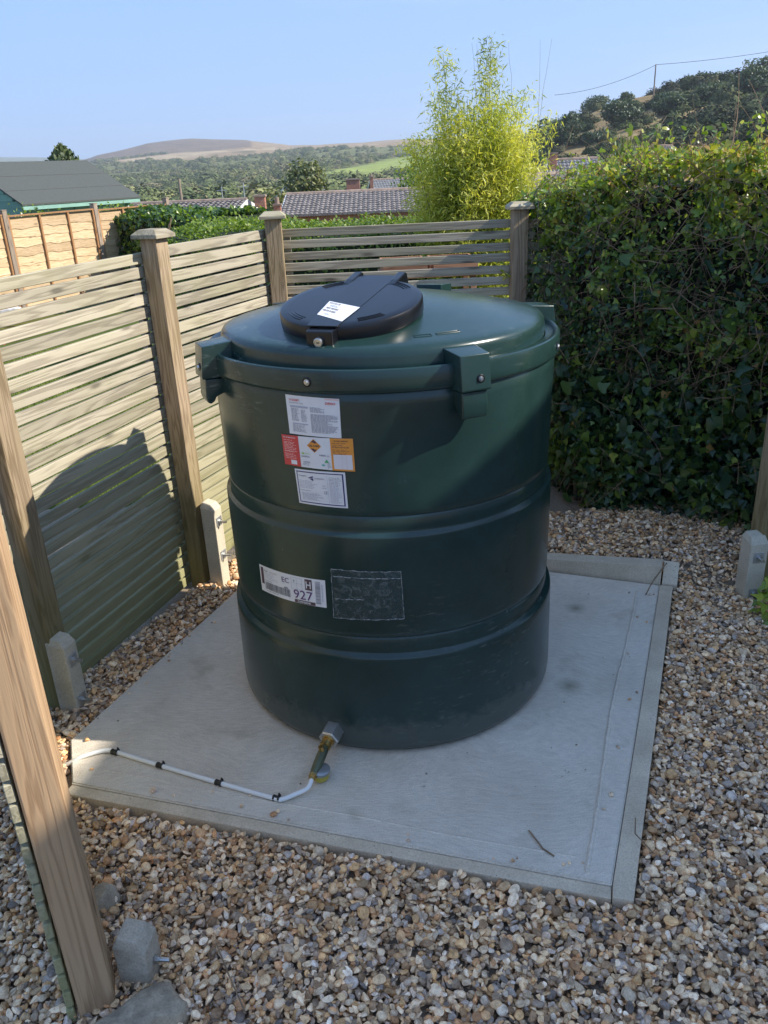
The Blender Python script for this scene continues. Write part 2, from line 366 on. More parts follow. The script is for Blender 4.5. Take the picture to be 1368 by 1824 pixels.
def boxobj(name, dims, mat, parent=None, bevel=0.004, seg=1, loc=None, rz=0.0, off=(0, 0, 0)):
    b = MB(); x, y, z = dims; ox, oy, oz = off
    b.box(-x / 2 + ox, x / 2 + ox, -y / 2 + oy, y / 2 + oy, oz, z + oz)
    return b.obj(name, mat, parent, bevel=bevel, seg=seg, loc=loc, rz=rz)
def share(src, name, parent=None, loc=None, rot=None, scale=None):
    o = bpy.data.objects.new(name, src.data); COL.objects.link(o)
    if parent is not None: o.parent = parent
    if loc is not None: o.location = loc
    if rot is not None: o.rotation_euler = rot
    if scale is not None: o.scale = scale
    return o

def instancer(name, P, R, S, I, protos, kind='stuff'):
    """one object; geometry nodes place the protos (meshes kept out of the scene) on its points"""
    c = bpy.data.collections.new(name + '_shapes')
    for p in protos: c.objects.link(p)
    me = bpy.data.meshes.new(name); me.vertices.add(len(P)); me.vertices.foreach_set('co', np.asarray(P, np.float32).ravel())
    for nm, typ, key, arr in (('rot', 'FLOAT_VECTOR', 'vector', R), ('scl', 'FLOAT_VECTOR', 'vector', S), ('pick', 'INT', 'value', I)):
        a = me.attributes.new(nm, typ, 'POINT'); a.data.foreach_set(key, np.asarray(arr, np.int32 if typ == 'INT' else np.float32).ravel())
    o = bpy.data.objects.new(name, me); COL.objects.link(o); o['kind'] = kind
    ng = bpy.data.node_groups.new(name + '_scatter', 'GeometryNodeTree')
    ng.interface.new_socket('Geometry', in_out='INPUT', socket_type='NodeSocketGeometry')
    ng.interface.new_socket('Geometry', in_out='OUTPUT', socket_type='NodeSocketGeometry')
    gi = ng.nodes.new('NodeGroupInput'); go = ng.nodes.new('NodeGroupOutput')
    iop = ng.nodes.new('GeometryNodeInstanceOnPoints'); ci = ng.nodes.new('GeometryNodeCollectionInfo')
    ci.inputs['Collection'].default_value = c; ci.inputs['Separate Children'].default_value = True; ci.inputs['Reset Children'].default_value = True
    iop.inputs['Pick Instance'].default_value = True
    def na(nm, dt):
        n = ng.nodes.new('GeometryNodeInputNamedAttribute'); n.data_type = dt; n.inputs['Name'].default_value = nm; return n.outputs['Attribute']
    ng.links.new(gi.outputs[0], iop.inputs['Points']); ng.links.new(ci.outputs[0], iop.inputs['Instance'])
    ng.links.new(na('rot', 'FLOAT_VECTOR'), iop.inputs['Rotation']); ng.links.new(na('scl', 'FLOAT_VECTOR'), iop.inputs['Scale'])
    ng.links.new(na('pick', 'INT'), iop.inputs['Instance Index']); ng.links.new(iop.outputs[0], go.inputs[0])
    md = o.modifiers.new('scatter', 'NODES'); md.node_group = ng
    return o

# ------------------------------------------------------------------ terrain
def az_of(x): return math.atan(((x - 684) * 0.999 / 1440 + 0.0193) / 1.086)
KX = np.array([-400, -200, 0, 75, 140, 180, 230, 270, 350, 440, 520, 640, 740, 860, 940, 1000, 1060, 1110, 1165, 1230, 1300, 1368, 1600, 1800])
KA = np.array([az_of(x) for x in KX])
def E_row(d): return np.array(d, float)
# skyline heights in pixels-at-horizon units for each ring (1 unit = 1/1574 rad)
RINGS = [
 (14,   [-225]*24),
 (24,   [-165]*24),
 (40,   [-215]*13 + [-200, -170, -130, -120, -115, -110, -105, -100, -95, -95, -95]),
 (62,   [-140]*13 + [-120, -90, -45, -40, -35, -30, -25, -20, -15, -15, -15]),
 (95,   [-100]*13 + [-80, -45, -18, -14, -8, -4, 0, 4, 8, 8, 8]),
 (140,  [-70]*13 + [-50, -20, 5, 12, 22, 32, 40, 48, 58, 62, 62]),
 (185,  [-50]*13 + [-40, 12, 58, 80, 93, 99, 107, 112, 118, 118, 118]),
 (240,  [-42]*13 + [-35, -5, 20, 40, 60, 70, 75, 80, 85, 85, 85]),
 (330,  [-30]*10 + [-24, -16, -12, -15, -10, 0, 20, 35, 40, 45, 50, 50, 50, 50]),
 (480,  [-20]*6 + [-15, -12, -8, -4, 0, 5, 8, 5, 0, 5, 10, 15, 20, 25, 25, 25, 25, 25]),
 (700,  [-5, -5, -5, -4, 0, 4, 6, 8, 12, 14, 17, 20, 22, 20, 15, 15, 15, 15, 15, 15, 15, 15, 15, 15]),
 (1000, [8, 8, 8, 8, 12, 22, 24, 26, 28, 32, 34, 37, 38, 36, 30, 28, 25, 25, 25, 20, 20, 20, 20, 20]),
 (1300, [16, 16, 18, 18, 22, 32, 35, 37, 39, 43, 40, 40, 41, 40, 36, 33, 30, 28, 28, 25, 25, 25, 25, 25]),
 (1700, [22, 22, 24, 24, 30, 41, 50, 57, 62, 57, 43, 44, 45, 44, 42, 40, 35, 30, 30, 28, 28, 28, 28, 28]),
 (2100, [28, 28, 30, 30, 32, 36, 42, 48, 52, 48, 40, 40, 42, 42, 40, 38, 30, 30, 30, 28, 28, 28, 28, 28]),
 (3200, [44, 44, 44, 41, 36, 33, 33, 33, 33, 33, 33, 33, 33, 33, 33, 33, 33, 30, 30, 30, 30, 30, 30, 30]),
 (6000, [10]*24)]
RR = np.array([r for r, _ in RINGS]); EE = np.array([e for _, e in RINGS], float)
def near_h(x, y):
    """ground level round the enclosure"""
    r = np.hypot(x, y)
    return np.where(y < 3.4, -0.075, -0.075) - 0.03 * np.clip((r - 5) / 5, 0, 1.6) * 1.0
def ground(x, y):
    x = np.asarray(x, float); y = np.asarray(y, float); r = np.hypot(x, y); a = np.arctan2(x, y)
    e = np.zeros_like(r)
    w = np.clip(np.interp(r, RR, np.arange(len(RR))), 0, len(RR) - 1.001); i = w.astype(int); f = w - i
    f = f * f * (3 - 2 * f) * 0.35 + f * 0.65
    rows = np.array([np.interp(a, KA, row) for row in EE])       # rings x points
    if rows.ndim == 1: rows = rows[:, None]
    idx = np.arange(r.size).reshape(r.shape)
    lo = rows[i.ravel(), idx.ravel()].reshape(r.shape); hi = rows[i.ravel() + 1, idx.ravel()].reshape(r.shape)
    rl = RR[i]; rh = RR[i + 1]
    zl = 1.6 + lo / 1574 * rl; zh = 1.6 + hi / 1574 * rh
    far = zl * (1 - f) + zh * f
    n = near_h(x, y); k = np.clip((r - 10.5) / 6, 0, 1); k = k * k * (3 - 2 * k)
    out = n * (1 - k) + far * k
    # behind the camera the land stays level
    b = np.clip((-y + 2) / 25, 0, 1); out = out * (1 - b) + (-0.1) * b
    return out + np.where(r > 120, np.sin(x * 0.031) * np.cos(y * 0.023) * np.clip((r - 120) / 400, 0, 1) * 1.6, 0)
def g1(x, y): return float(ground(np.array([x]), np.array([y]))[0])

def make_ground():
    A = np.concatenate([np.linspace(-PI, -0.75, 40)[:-1], np.linspace(-0.75, 0.85, 420), np.linspace(0.85, PI, 40)[1:-1]])
    Rr = np.concatenate([np.array([0.0001]), np.geomspace(0.6, 6000, 230)])
    AA, R2 = np.meshgrid(A, Rr); X = R2 * np.sin(AA); Y = R2 * np.cos(AA)
    Z = ground(X.ravel(), Y.ravel())
    V = np.stack([X.ravel(), Y.ravel(), Z], 1); na, nr = len(A), len(Rr)
    ii, jj = np.meshgrid(np.arange(nr - 1), np.arange(na), indexing='ij'); j2 = (jj + 1) % na
    F = np.stack([ii * na + jj, (ii + 1) * na + jj, (ii + 1) * na + j2, ii * na + j2], -1).reshape(-1, 4)[:, ::-1]
    o = npmesh('terrain', V, F, None, smooth=True, kind='structure')
    # land cover colour, painted by place
    x, y, z = V.T; r = np.hypot(x, y); a = np.arctan2(x, y); C = np.zeros((len(V), 4), np.float32); C[:, 3] = 1
    def put(mask, c): C[mask, :3] = c
    nn = np.sin(x * .013 + 2) * np.cos(y * .011) + .5 * np.sin(x * .041 + y * .03)
    put(r >= 0, (0.10, 0.145, 0.035))
    put(r > 12, (0.12, 0.15, 0.045))
    put((r > 110) & (a < az_of(960)), (0.15, 0.17, 0.075))                     # scrub
    put((r > 950) & (a < az_of(1000)), (0.30, 0.23, 0.15))                     # stubble fields
    put((r > 1180 + 60 * nn) & (r < 1280 + 50 * nn) & (a < az_of(1000)), (0.40, 0.33, 0.23))
    put((r > 1350) & (a > az_of(150)) & (a < az_of(455)), (0.17, 0.135, 0.105))
    put((r > 980) & (r < 1150) & (a < az_of(460)) & (nn > .2), (0.16, 0.14, 0.08))
    gx = (a - az_of(520)) / (az_of(760) - az_of(520))
    put((r > 330) & (r < 330 + 330 * np.clip(gx, 0, 3)) & (gx > 0) & (a < az_of(1000)), (0.26, 0.33, 0.10))   # green pasture
    put((r > 1900) & (a < az_of(165)), (0.22, 0.26, 0.17))
    put((r > 2500) & (a < az_of(165)), (0.16, 0.20, 0.15))
    put((r > 55) & (a >= az_of(960)) & (r < 400), (0.33, 0.26, 0.15))          # dry grass hill
    put((r > 90) & (a >= az_of(960)) & (r < 400) & (nn > .35), (0.16, 0.15, 0.07))
    put((r < 5.5) | (y < 2), (0.20, 0.155, 0.105))
    put((y < 0.55) & (r < 9), (0.24, 0.20, 0.15))
    put((r > 3.6) & (y > 2.2) & (r < 9) , (0.13, 0.18, 0.04))
    ca = o.data.color_attributes.new('cover', 'FLOAT_COLOR', 'POINT'); ca.data.foreach_set('color', C.ravel())
    m, t, b = newmat('land_cover'); at = N(t, 'ShaderNodeAttribute'); at.attribute_name = 'cover'
    ge = N(t, 'ShaderNodeNewGeometry')
    n1 = noise(t, ge.outputs['Position'], 0.05, 8, 0.65); n2 = noise(t, ge.outputs['Position'], 3.0, 6, 0.7); n3 = noise(t, ge.outputs['Position'], 0.9, 5, 0.7)
    r1 = ramp(t, [(0.3, (0.6,) * 3), (0.7, (1.35,) * 3)]); lk(t, n1.outputs[0], r1.inputs[0])
    r2 = ramp(t, [(0.3, (0.62,) * 3), (0.7, (1.3,) * 3)]); lk(t, n2.outputs[0], r2.inputs[0])
    r3 = ramp(t, [(0.35, (0.9, 0.75, 0.6)), (0.65, (1.08, 1.1, 1.0))]); lk(t, n3.outputs[0], r3.inputs[0])
    c = mixc(t, 1.0, at.outputs['Color'], r1.outputs[0], 'MULTIPLY'); c = mixc(t, 1.0, c, r2.outputs[0], 'MULTIPLY'); c = mixc(t, 1.0, c, r3.outputs[0], 'MULTIPLY')
    lk(t, c, b.inputs['Base Color']); b.inputs['Roughness'].default_value = 0.95; b.inputs['Specular IOR Level'].default_value = 0.1
    o.data.materials.append(m)
make_ground()

# ------------------------------------------------------------------ concrete slab
SLAB = [(-1.011, 2.063), (-0.94, 1.868), (0.505, 1.425), (1.103, 2.883), (-0.44, 3.48)]
def slab():
    P = [Vector((x, y, 0)) for x, y in SLAB]
    bm = bmesh.new(); vs = [bm.verts.new((p.x, p.y, 0.0)) for p in P]; f = bm.faces.new(vs)
    ex = bmesh.ops.extrude_face_region(bm, geom=[f]); dn = [v for v in ex['geom'] if isinstance(v, bmesh.types.BMVert)]
    for v in dn: v.co.z -= 0.12
    bmesh.ops.recalc_face_normals(bm, faces=bm.faces)
    bmesh.ops.bevel(bm, geom=[e for e in bm.edges if abs(e.verts[0].co.z) < 1e-6 and abs(e.verts[1].co.z) < 1e-6], offset=0.004, segments=2, affect='EDGES')
    me = bpy.data.meshes.new('concrete_base'); bm.to_mesh(me); bm.free(); me.materials.append(M_slab)
    root = thing('concrete_slab', 'pale grey concrete slab with flush edging boards under the oil tank', 'concrete slab', (0, 0, 0))
    o = bpy.data.objects.new('slab', me); COL.objects.link(o); o.parent = root
    # trowel ridge parallel to the right edge
    b = MB(); a0, a1 = Vector((1.0, 2.84, 0.001)), Vector((0.452, 1.465, 0.001)); pts = []
    for i in range(60):
        t = i / 59; p = a0.lerp(a1, t); p.x += 0.004 * math.sin(t * 9) + 0.0015 * rnd.uniform(-1, 1) - .03 * math.sin(t * PI) * .3; pts.append(p)
    b.tube(pts, [0.0045 + 0.0015 * rnd.random() for _ in pts], 6); b.obj('trowel_ridge', M_slab, root, smooth=True)
    # long low ridge near the front board
    b = MB(); pts = []
    for i in range(50):
        t = i / 49; pts.append(Vector((-0.86 + 1.30 * t, 1.915 - 0.405 * t + .003 * math.sin(t * 14), -0.001)))
    b.tube(pts, [0.0028 + .001 * rnd.random() for _ in pts], 6); b.obj('trowel_ridge', M_slab, root, smooth=True)
    def prism(name, pts, z0, z1s, mat):
        b = MB(); n = len(pts); V = [(x, y, z0) for x, y in pts] + [(x, y, z) for (x, y), z in zip(pts, z1s)]
        b.add(V, [tuple(reversed(range(n))), tuple(range(n, 2 * n))] + [(i, (i + 1) % n, n + (i + 1) % n, n + i) for i in range(n)])
        return b.obj(name, mat, root, bevel=0.003, seg=2)
    # front edging board: outer thin face strip
    prism('front_edging', [(-0.9405, 1.8665), (-0.951, 1.832), (0.494, 1.3895), (0.5045, 1.4235)], -0.11, [-0.006] * 4, M_board)
    prism('side_edging', [(0.5068, 1.4248), (0.4962, 1.3885), (0.542, 1.3745), (1.152, 2.866), (1.1045, 2.8835)], -0.11, [0.001] * 5, M_board)
    prism('edging_end_wedge', [(1.1135, 2.888), (1.168, 2.866), (1.192, 2.925), (1.138, 2.948)], -0.11, [0.006, 0.006, 0.078, 0.078], M_board)
    prism('back_board', [(1.108, 2.890), (1.133, 2.951), (0.45, 3.215), (0.425, 3.155)], -0.11, [0.082, 0.082, 0.035, 0.035], M_board)
slab()

# ------------------------------------------------------------------ the tank
TC = Vector((0.02, 2.455, 0.0))
tank = thing('oil_tank', 'dark green plastic bunded oil tank standing on the concrete slab', 'oil tank', TC)
def tank_parts():
    prof = [(0.0, 0.004), (0.50, 0.004), (0.519, 0.010), (0.528, 0.026), (0.530, 0.05), (0.5275, 0.31), (0.527, 0.328), (0.524, 0.336), (0.5125, 0.3385), (0.5115, 0.342),
            (0.5110, 0.352), (0.5112, 0.386), (0.5095, 0.389), (0.5070, 0.3905), (0.5095, 0.392), (0.512, 0.395), (0.5135, 0.41), (0.5155, 0.62), (0.5155, 0.698), (0.5145, 0.7035), (0.5040, 0.708), (0.503, 0.712),
            (0.5028, 0.721), (0.5035, 0.752), (0.502, 0.755), (0.4995, 0.7565), (0.502, 0.758), (0.504, 0.761), (0.5045, 0.775), (0.507, 0.90), (0.5105, 1.06), (0.5105, 1.12), (0.0, 1.12)]
    n = 192; V = []; F = []
    for r, z in prof:
        for k in range(n):
            t = 2 * PI * k / n; V.append((r * math.cos(t), r * math.sin(t), z))
    for i in range(len(prof) - 1):
        for k in range(n):
            k2 = (k + 1) % n; F.append((i * n + k, i * n + k2, (i + 1) * n + k2, (i + 1) * n + k))
    o = mk('tank_body', V, F, M_tank, tank, True)
    b = MB()
    b.lathe([(0.512, 1.094), (0.519, 1.094), (0.5235, 1.0985), (0.5245, 1.104), (0.5235, 1.143), (0.5205, 1.151), (0.516, 1.1535), (0.511, 1.152), (0.506, 1.146), (0.500, 1.1425), (0.4825, 1.141), (0.4825, 1.12), (0.500, 1.118), (0.506, 1.115), (0.5115, 1.10)], 192, closed=True)
    b.obj('collar', M_tank, tank, smooth=True)
    b = MB()
    b.lathe([(0.487, 1.118), (0.482, 1.125), (0.4795, 1.14), (0.479, 1.172), (0.4765, 1.183), (0.470, 1.192), (0.458, 1.197), (0.44, 1.201), (0.40, 1.209), (0.35, 1.220), (0.30, 1.231), (0.25, 1.241), (0.20, 1.249), (0.15, 1.255), (0.1, 1.259), (0.05, 1.261), (0.001, 1.262)], 192)
    b.obj('dome', M_tank, tank, smooth=True)
    # lugs
    def lug(deg, zt=1.185, w=0.045):
        A = Matrix.Rotation(math.radians(deg), 4, 'Z')
        b = MB(); p = [(0.43, 1.095), (0.43, zt + 0.003), (0.468, zt), (0.556, zt - 0.008), (0.566, 1.092), (0.563, 1.088), (0.527, 1.088)]
        V = [A @ Vector((x, s * (w - (0.0 if x < 0.5 else 0.004)), z)) for s in (-1, 1) for x, z in p]; n = len(p)
        b.add(V, [tuple(range(n)), tuple(reversed(range(n, 2 * n)))] + [((i + 1) % n, i, n + i, n + (i + 1) % n) for i in range(n)])
        l = b.obj('lug', M_tank, tank, bevel=0.006, seg=3, smooth=True)
        b = MB(); p = [(0.505, 1.086), (0.556, 1.086), (0.560, 1.035), (0.556, 1.020), (0.548, 1.016), (0.538, 1.022), (0.530, 1.035), (0.505, 1.044)]
        V = [A @ Vector((x, s * (w - 0.009), z)) for s in (-1, 1) for x, z in p]; n = len(p)
        b.add(V, [tuple(range(n)), tuple(reversed(range(n, 2 * n)))] + [((i + 1) % n, i, n + i, n + (i + 1) % n) for i in range(n)])
        b.obj('lug_foot', M_tank, l, bevel=0.005, seg=3, smooth=True)
        bolt(deg, 1.118, 0.563, l, 0.011, 0.012)
    def bolt(deg, z, r, par, hr=0.012, off=0.0):
        a = math.radians(deg) ; d = Vector((math.cos(a), math.sin(a), 0)); c = d * r + Vector((0, 0, z)) + Vector((-d.y, d.x, 0)) * off
        Mx = Matrix.Translation(c) @ d.to_track_quat('Z', 'Y').to_matrix().to_4x4()
        b = MB(); b.lathe([(hr, -0.004), (hr, 0.0016), (hr * 0.82, 0.0026), (hr * .74, 0.0006)], 20, 0, Mx); b.obj('bolt_recess', M_black, par, smooth=True)
        b = MB(); b.lathe([(hr * .5, -0.002), (hr * .5, 0.005), (hr * .36, 0.0068)], 6, 0, Mx); b.lathe([(hr * .62, -0.001), (hr * .62, 0.0028)], 16, 0, Mx)
        b.obj('bolt', M_steel, par, smooth=True)
    for dg, zt in ((-67, 1.185), (204, 1.185), (17, 1.19), (67, 1.225), (128, 1.195)): lug(dg, zt)
    bolt(-112, 1.122, 0.5235, tank, 0.0125)
    bolt(-22, 1.122, 0.5235, tank, 0.0125)
    # moulded marks on the dome front
    b = MB()
    def on_dome(px, py):   # local x,y to height
        r = math.hypot(px, py); zz = np.interp(r, [0, .1, .2, .3, .35, .40, .44, .458, .47], [1.262, 1.259, 1.249, 1.231, 1.220, 1.209, 1.201, 1.197, 1.192]); return zz
    for (u0, u1, w) in ((-0.01, 0.035, 0.013), (0.05, 0.115, 0.010)):
        for k in range(2):
            ang0 = math.radians(-78 + u0 * 140); ang1 = math.radians(-78 + u1 * 140); r = 0.405 + k * w
            b.tube([Vector((r * math.cos(t), r * math.sin(t), on_dome(r, 0) + .0005)) for t in np.linspace(ang0, ang1, 7)], 0.0014, 5)
        for tt in (ang0, ang1):
            b.tube([Vector((r_ * math.cos(tt), r_ * math.sin(tt), on_dome(r_, 0) + .0005)) for r_ in (0.405, 0.405 + w)], 0.0014, 5)
    b.obj('moulded_mark', M_tank, tank, smooth=True)
tank_parts()

# lid, tilted towards its lock
LA = math.radians(-111.5); LT = math.radians(10.2)
ld = Vector((math.cos(LA), math.sin(LA), 0)); ls = Vector((-ld.y, ld.x, 0))
lu = ld * math.cos(LT) + Vector((0, 0, -math.sin(LT))); lnrm = ls.cross(lu) * -1
if lnrm.z < 0: lnrm = -lnrm
# local frame: X = towards the lock, Z = lid normal
LM = Matrix((lu, lnrm.cross(lu), lnrm)).transposed().to_4x4(); LM.translation = Vector((-0.064, 2.235, 1.276)) - TC
LR = 0.195
def lid_parts():
    lid = thing_part = None
    b = MB(); b.lathe([(LR - .010, -0.044), (LR - .001, -0.040), (LR, -0.036), (LR, -0.009), (LR - .003, -0.003), (LR - .010, 0.0), (LR - .03, 0.0008), (0.001, 0.0012)], 128)
    lid = b.obj('lid', M_black, tank, smooth=True); lid.matrix_local = LM
    # raised band from lock to hinges
    b = MB(); pts = [(-LR - .006, -.062), (LR + .002, -.042), (LR + .002, .042), (-LR - .006, .062)]
    V = [(x, y, z) for z in (-0.002, 0.0022) for x, y in pts]
    b.add(V, [(3, 2, 1, 0), (4, 5, 6, 7), (0, 1, 5, 4), (1, 2, 6, 5), (2, 3, 7, 6), (3, 0, 4, 7)])
    b.obj('raised_band', M_black, lid, bevel=0.0010, seg=2)
    # lock housing
    b = MB(); V = []
    for z in (-0.052, -0.004): V += [(LR - .03, -.040, z), (LR + .026, -.036, z), (LR + .026, .036, z), (LR - .03, .040, z)]
    V = [(x + (0.004 if z < -0.03 and x > LR else 0), y, z) for x, y, z in V]
    b.add(V, [(3, 2, 1, 0), (4, 5, 6, 7), (0, 1, 5, 4), (1, 2, 6, 5), (2, 3, 7, 6), (3, 0, 4, 7)])
    b.obj('lock_housing', M_black, lid, bevel=0.004, seg=2)
    Mx = Matrix.Translation((LR + .030, 0.0, -0.029)) @ Matrix.Rotation(PI / 2, 4, 'Y')
    b = MB(); b.lathe([(0.012, -0.006), (0.012, 0.008), (0.0105, 0.0095), (0.009, 0.0095), (0.0085, 0.008)], 24, 0, Mx); b.obj('lock', M_steel, lid, smooth=True)
    b = MB(); b.box(-.0012, .0012, -.004, .004, 0, .0006, 0, Mx @ Matrix.Translation((0, 0, .0083))); b.obj('keyhole', M_dark, lid)
    # hinge
    for s in (-1, 1):
        b = MB(); V = []
        y0, y1 = (0.056 * s, 0.080 * s)
        p = [(-0.13, 0.001), (-0.165, 0.005), (-0.232, 0.006), (-0.244, 0.000), (-0.252, -0.035), (-0.19, -0.04), (-0.13, -0.03)]; n = len(p)
        V = [(x, y, z) for y in (y0, y1) for x, z in p]
        b.add(V, [tuple(range(n)), tuple(reversed(range(n, 2 * n)))] + [((i + 1) % n, i, n + i, n + (i + 1) % n) for i in range(n)])
        b.obj('hinge_arm', M_black, lid, bevel=0.004, seg=2)
    b = MB(); b.box(-.236, -.214, -.058, .058, -.034, -.004); b.obj('hinge_bar', M_black, lid, bevel=0.004, seg=2)
    # grip ribs
    b = MB()
    for c in (40, 142, 218, 320):
        for k in range(3):
            r = LR - 0.022 - k * 0.009
            b.tube([(r * math.cos(math.radians(t)), r * math.sin(math.radians(t)), 0.0012) for t in np.linspace(c - 12, c + 12, 12)], 0.0016, 5)
    o = b.obj('grip_ribs', M_black, lid, smooth=True, kind='stuff')
    # seat ring on the dome
    b = MB(); b.lathe([(0.250, -0.085), (0.238, -0.062), (0.226, -0.0565), (0.190, -0.055), (0.186, -0.044), (0.001, -0.0435)], 96)
    o = b.obj('lid_seat', M_tank, tank, smooth=True); o.matrix_local = LM
    return lid
lid = lid_parts()

# ------------------------------------------------------------------ printed labels
_txt = {}
def text2d(s, bold=0.0):
    if (s, bold) in _txt: return _txt[(s, bold)]
    cu = bpy.data.curves.new('t', 'FONT'); cu.body = s; cu.size = 1.0; cu.resolution_u = 3; cu.offset = bold
    ob = bpy.data.objects.new('t', cu); COL.objects.link(ob); bpy.context.view_layer.update()
    me = bpy.data.meshes.new_from_object(ob.evaluated_get(bpy.context.evaluated_depsgraph_get()))
    V = [(v.co.x, v.co.y) for v in me.vertices]; F = [tuple(p.vertices) for p in me.polygons]
    bpy.data.objects.remove(ob); bpy.data.meshes.remove(me); bpy.data.curves.remove(cu)
    xs = [v[0] for v in V]; ys = [v[1] for v in V]; x0, x1, y0, y1 = min(xs), max(xs), min(ys), max(ys)
    V = [((x - x0) / (x1 - x0), (y - y0) / (y1 - y0)) for x, y in V]
    _txt[(s, bold)] = (V, F); return V, F
class Sticker:
    """paper plus print; (u,v) in 0..1 mapped onto the tank wall or the lid"""
    def __init__(s, fn): s.fn = fn; s.lay = {}; s.paper = MB(); s.print = MB(); s.mats = []
    def mi(s, m):
        if m not in s.mats: s.mats.append(m)
        return s.mats.index(m)
    def quad(s, mb, u0, v0, u1, v1, eps, mi=0, seg=0.06):
        n = max(1, int(abs(u1 - u0) / seg + .99)); V = []; F = []
        for i in range(n + 1):
            u = u0 + (u1 - u0) * i / n; V.append(s.fn(u, v0, eps)); V.append(s.fn(u, v1, eps))
        for i in range(n): F.append((2 * i, 2 * i + 2, 2 * i + 3, 2 * i + 1))
        mb.add(V, F, mi)
    def poly(s, pts, m, eps=0.0016): s.print.add([s.fn(u, v, eps) for u, v in pts], [tuple(range(len(pts)))], s.mi(m))
    def rect(s, u0, v0, u1, v1, m, eps=0.0012): s.quad(s.print, u0, v0, u1, v1, eps, s.mi(m))
    def text(s, t, u0, v0, u1, v1, m, bold=0.0, eps=0.0018, rot=False):
        V, F = text2d(t, bold)
        if rot: V = [(1 - y, x) for x, y in V]
        s.print.add([s.fn(u0 + (u1 - u0) * x, v0 + (v1 - v0) * y, eps) for x, y in V], F, s.mi(m))
    def lines(s, u0, u1, vtop, vbot, n, m, h=0.012, ragged=True, seed=1):
        r = random.Random(seed)
        for i in range(n):
            v = vtop + (vbot - vtop) * i / max(1, n - 1); ue = u1 if not ragged else u0 + (u1 - u0) * r.uniform(0.6, 1)
            u = u0
            while u < ue - .01:
                w = r.uniform(0.02, 0.07); s.rect(u, v, min(u + w, ue), v + h, m); u += w + 0.012
    def done(s, name, parent, label):
        s.quad(s.paper, 0, 0, 1, 1, 0.0006)
        p = s.paper.obj(name, s.base, parent); p['label'] = label
        s.print.obj('lettering', s.mats, p)
        return p
def cylmap(TL, TR, BR, BL, r):
    def fn(u, v, eps):
        th = (BL[0] * (1 - u) + BR[0] * u) * (1 - v) + (TL[0] * (1 - u) + TR[0] * u) * v
        z = (BL[1] * (1 - u) + BR[1] * u) * (1 - v) + (TL[1] * (1 - u) + TR[1] * u) * v
        a = math.radians(th); rr = r(z) + eps
        return Vector((rr * math.cos(a), rr * math.sin(a), z))
    return fn
def rbody(z): return float(np.interp(z, [0.41, 0.62, 0.70, 0.752, 0.775, 0.90, 1.06, 1.2], [0.5140, 0.5157, 0.5157, 0.5037, 0.5047, 0.5072, 0.5107, 0.5107]))
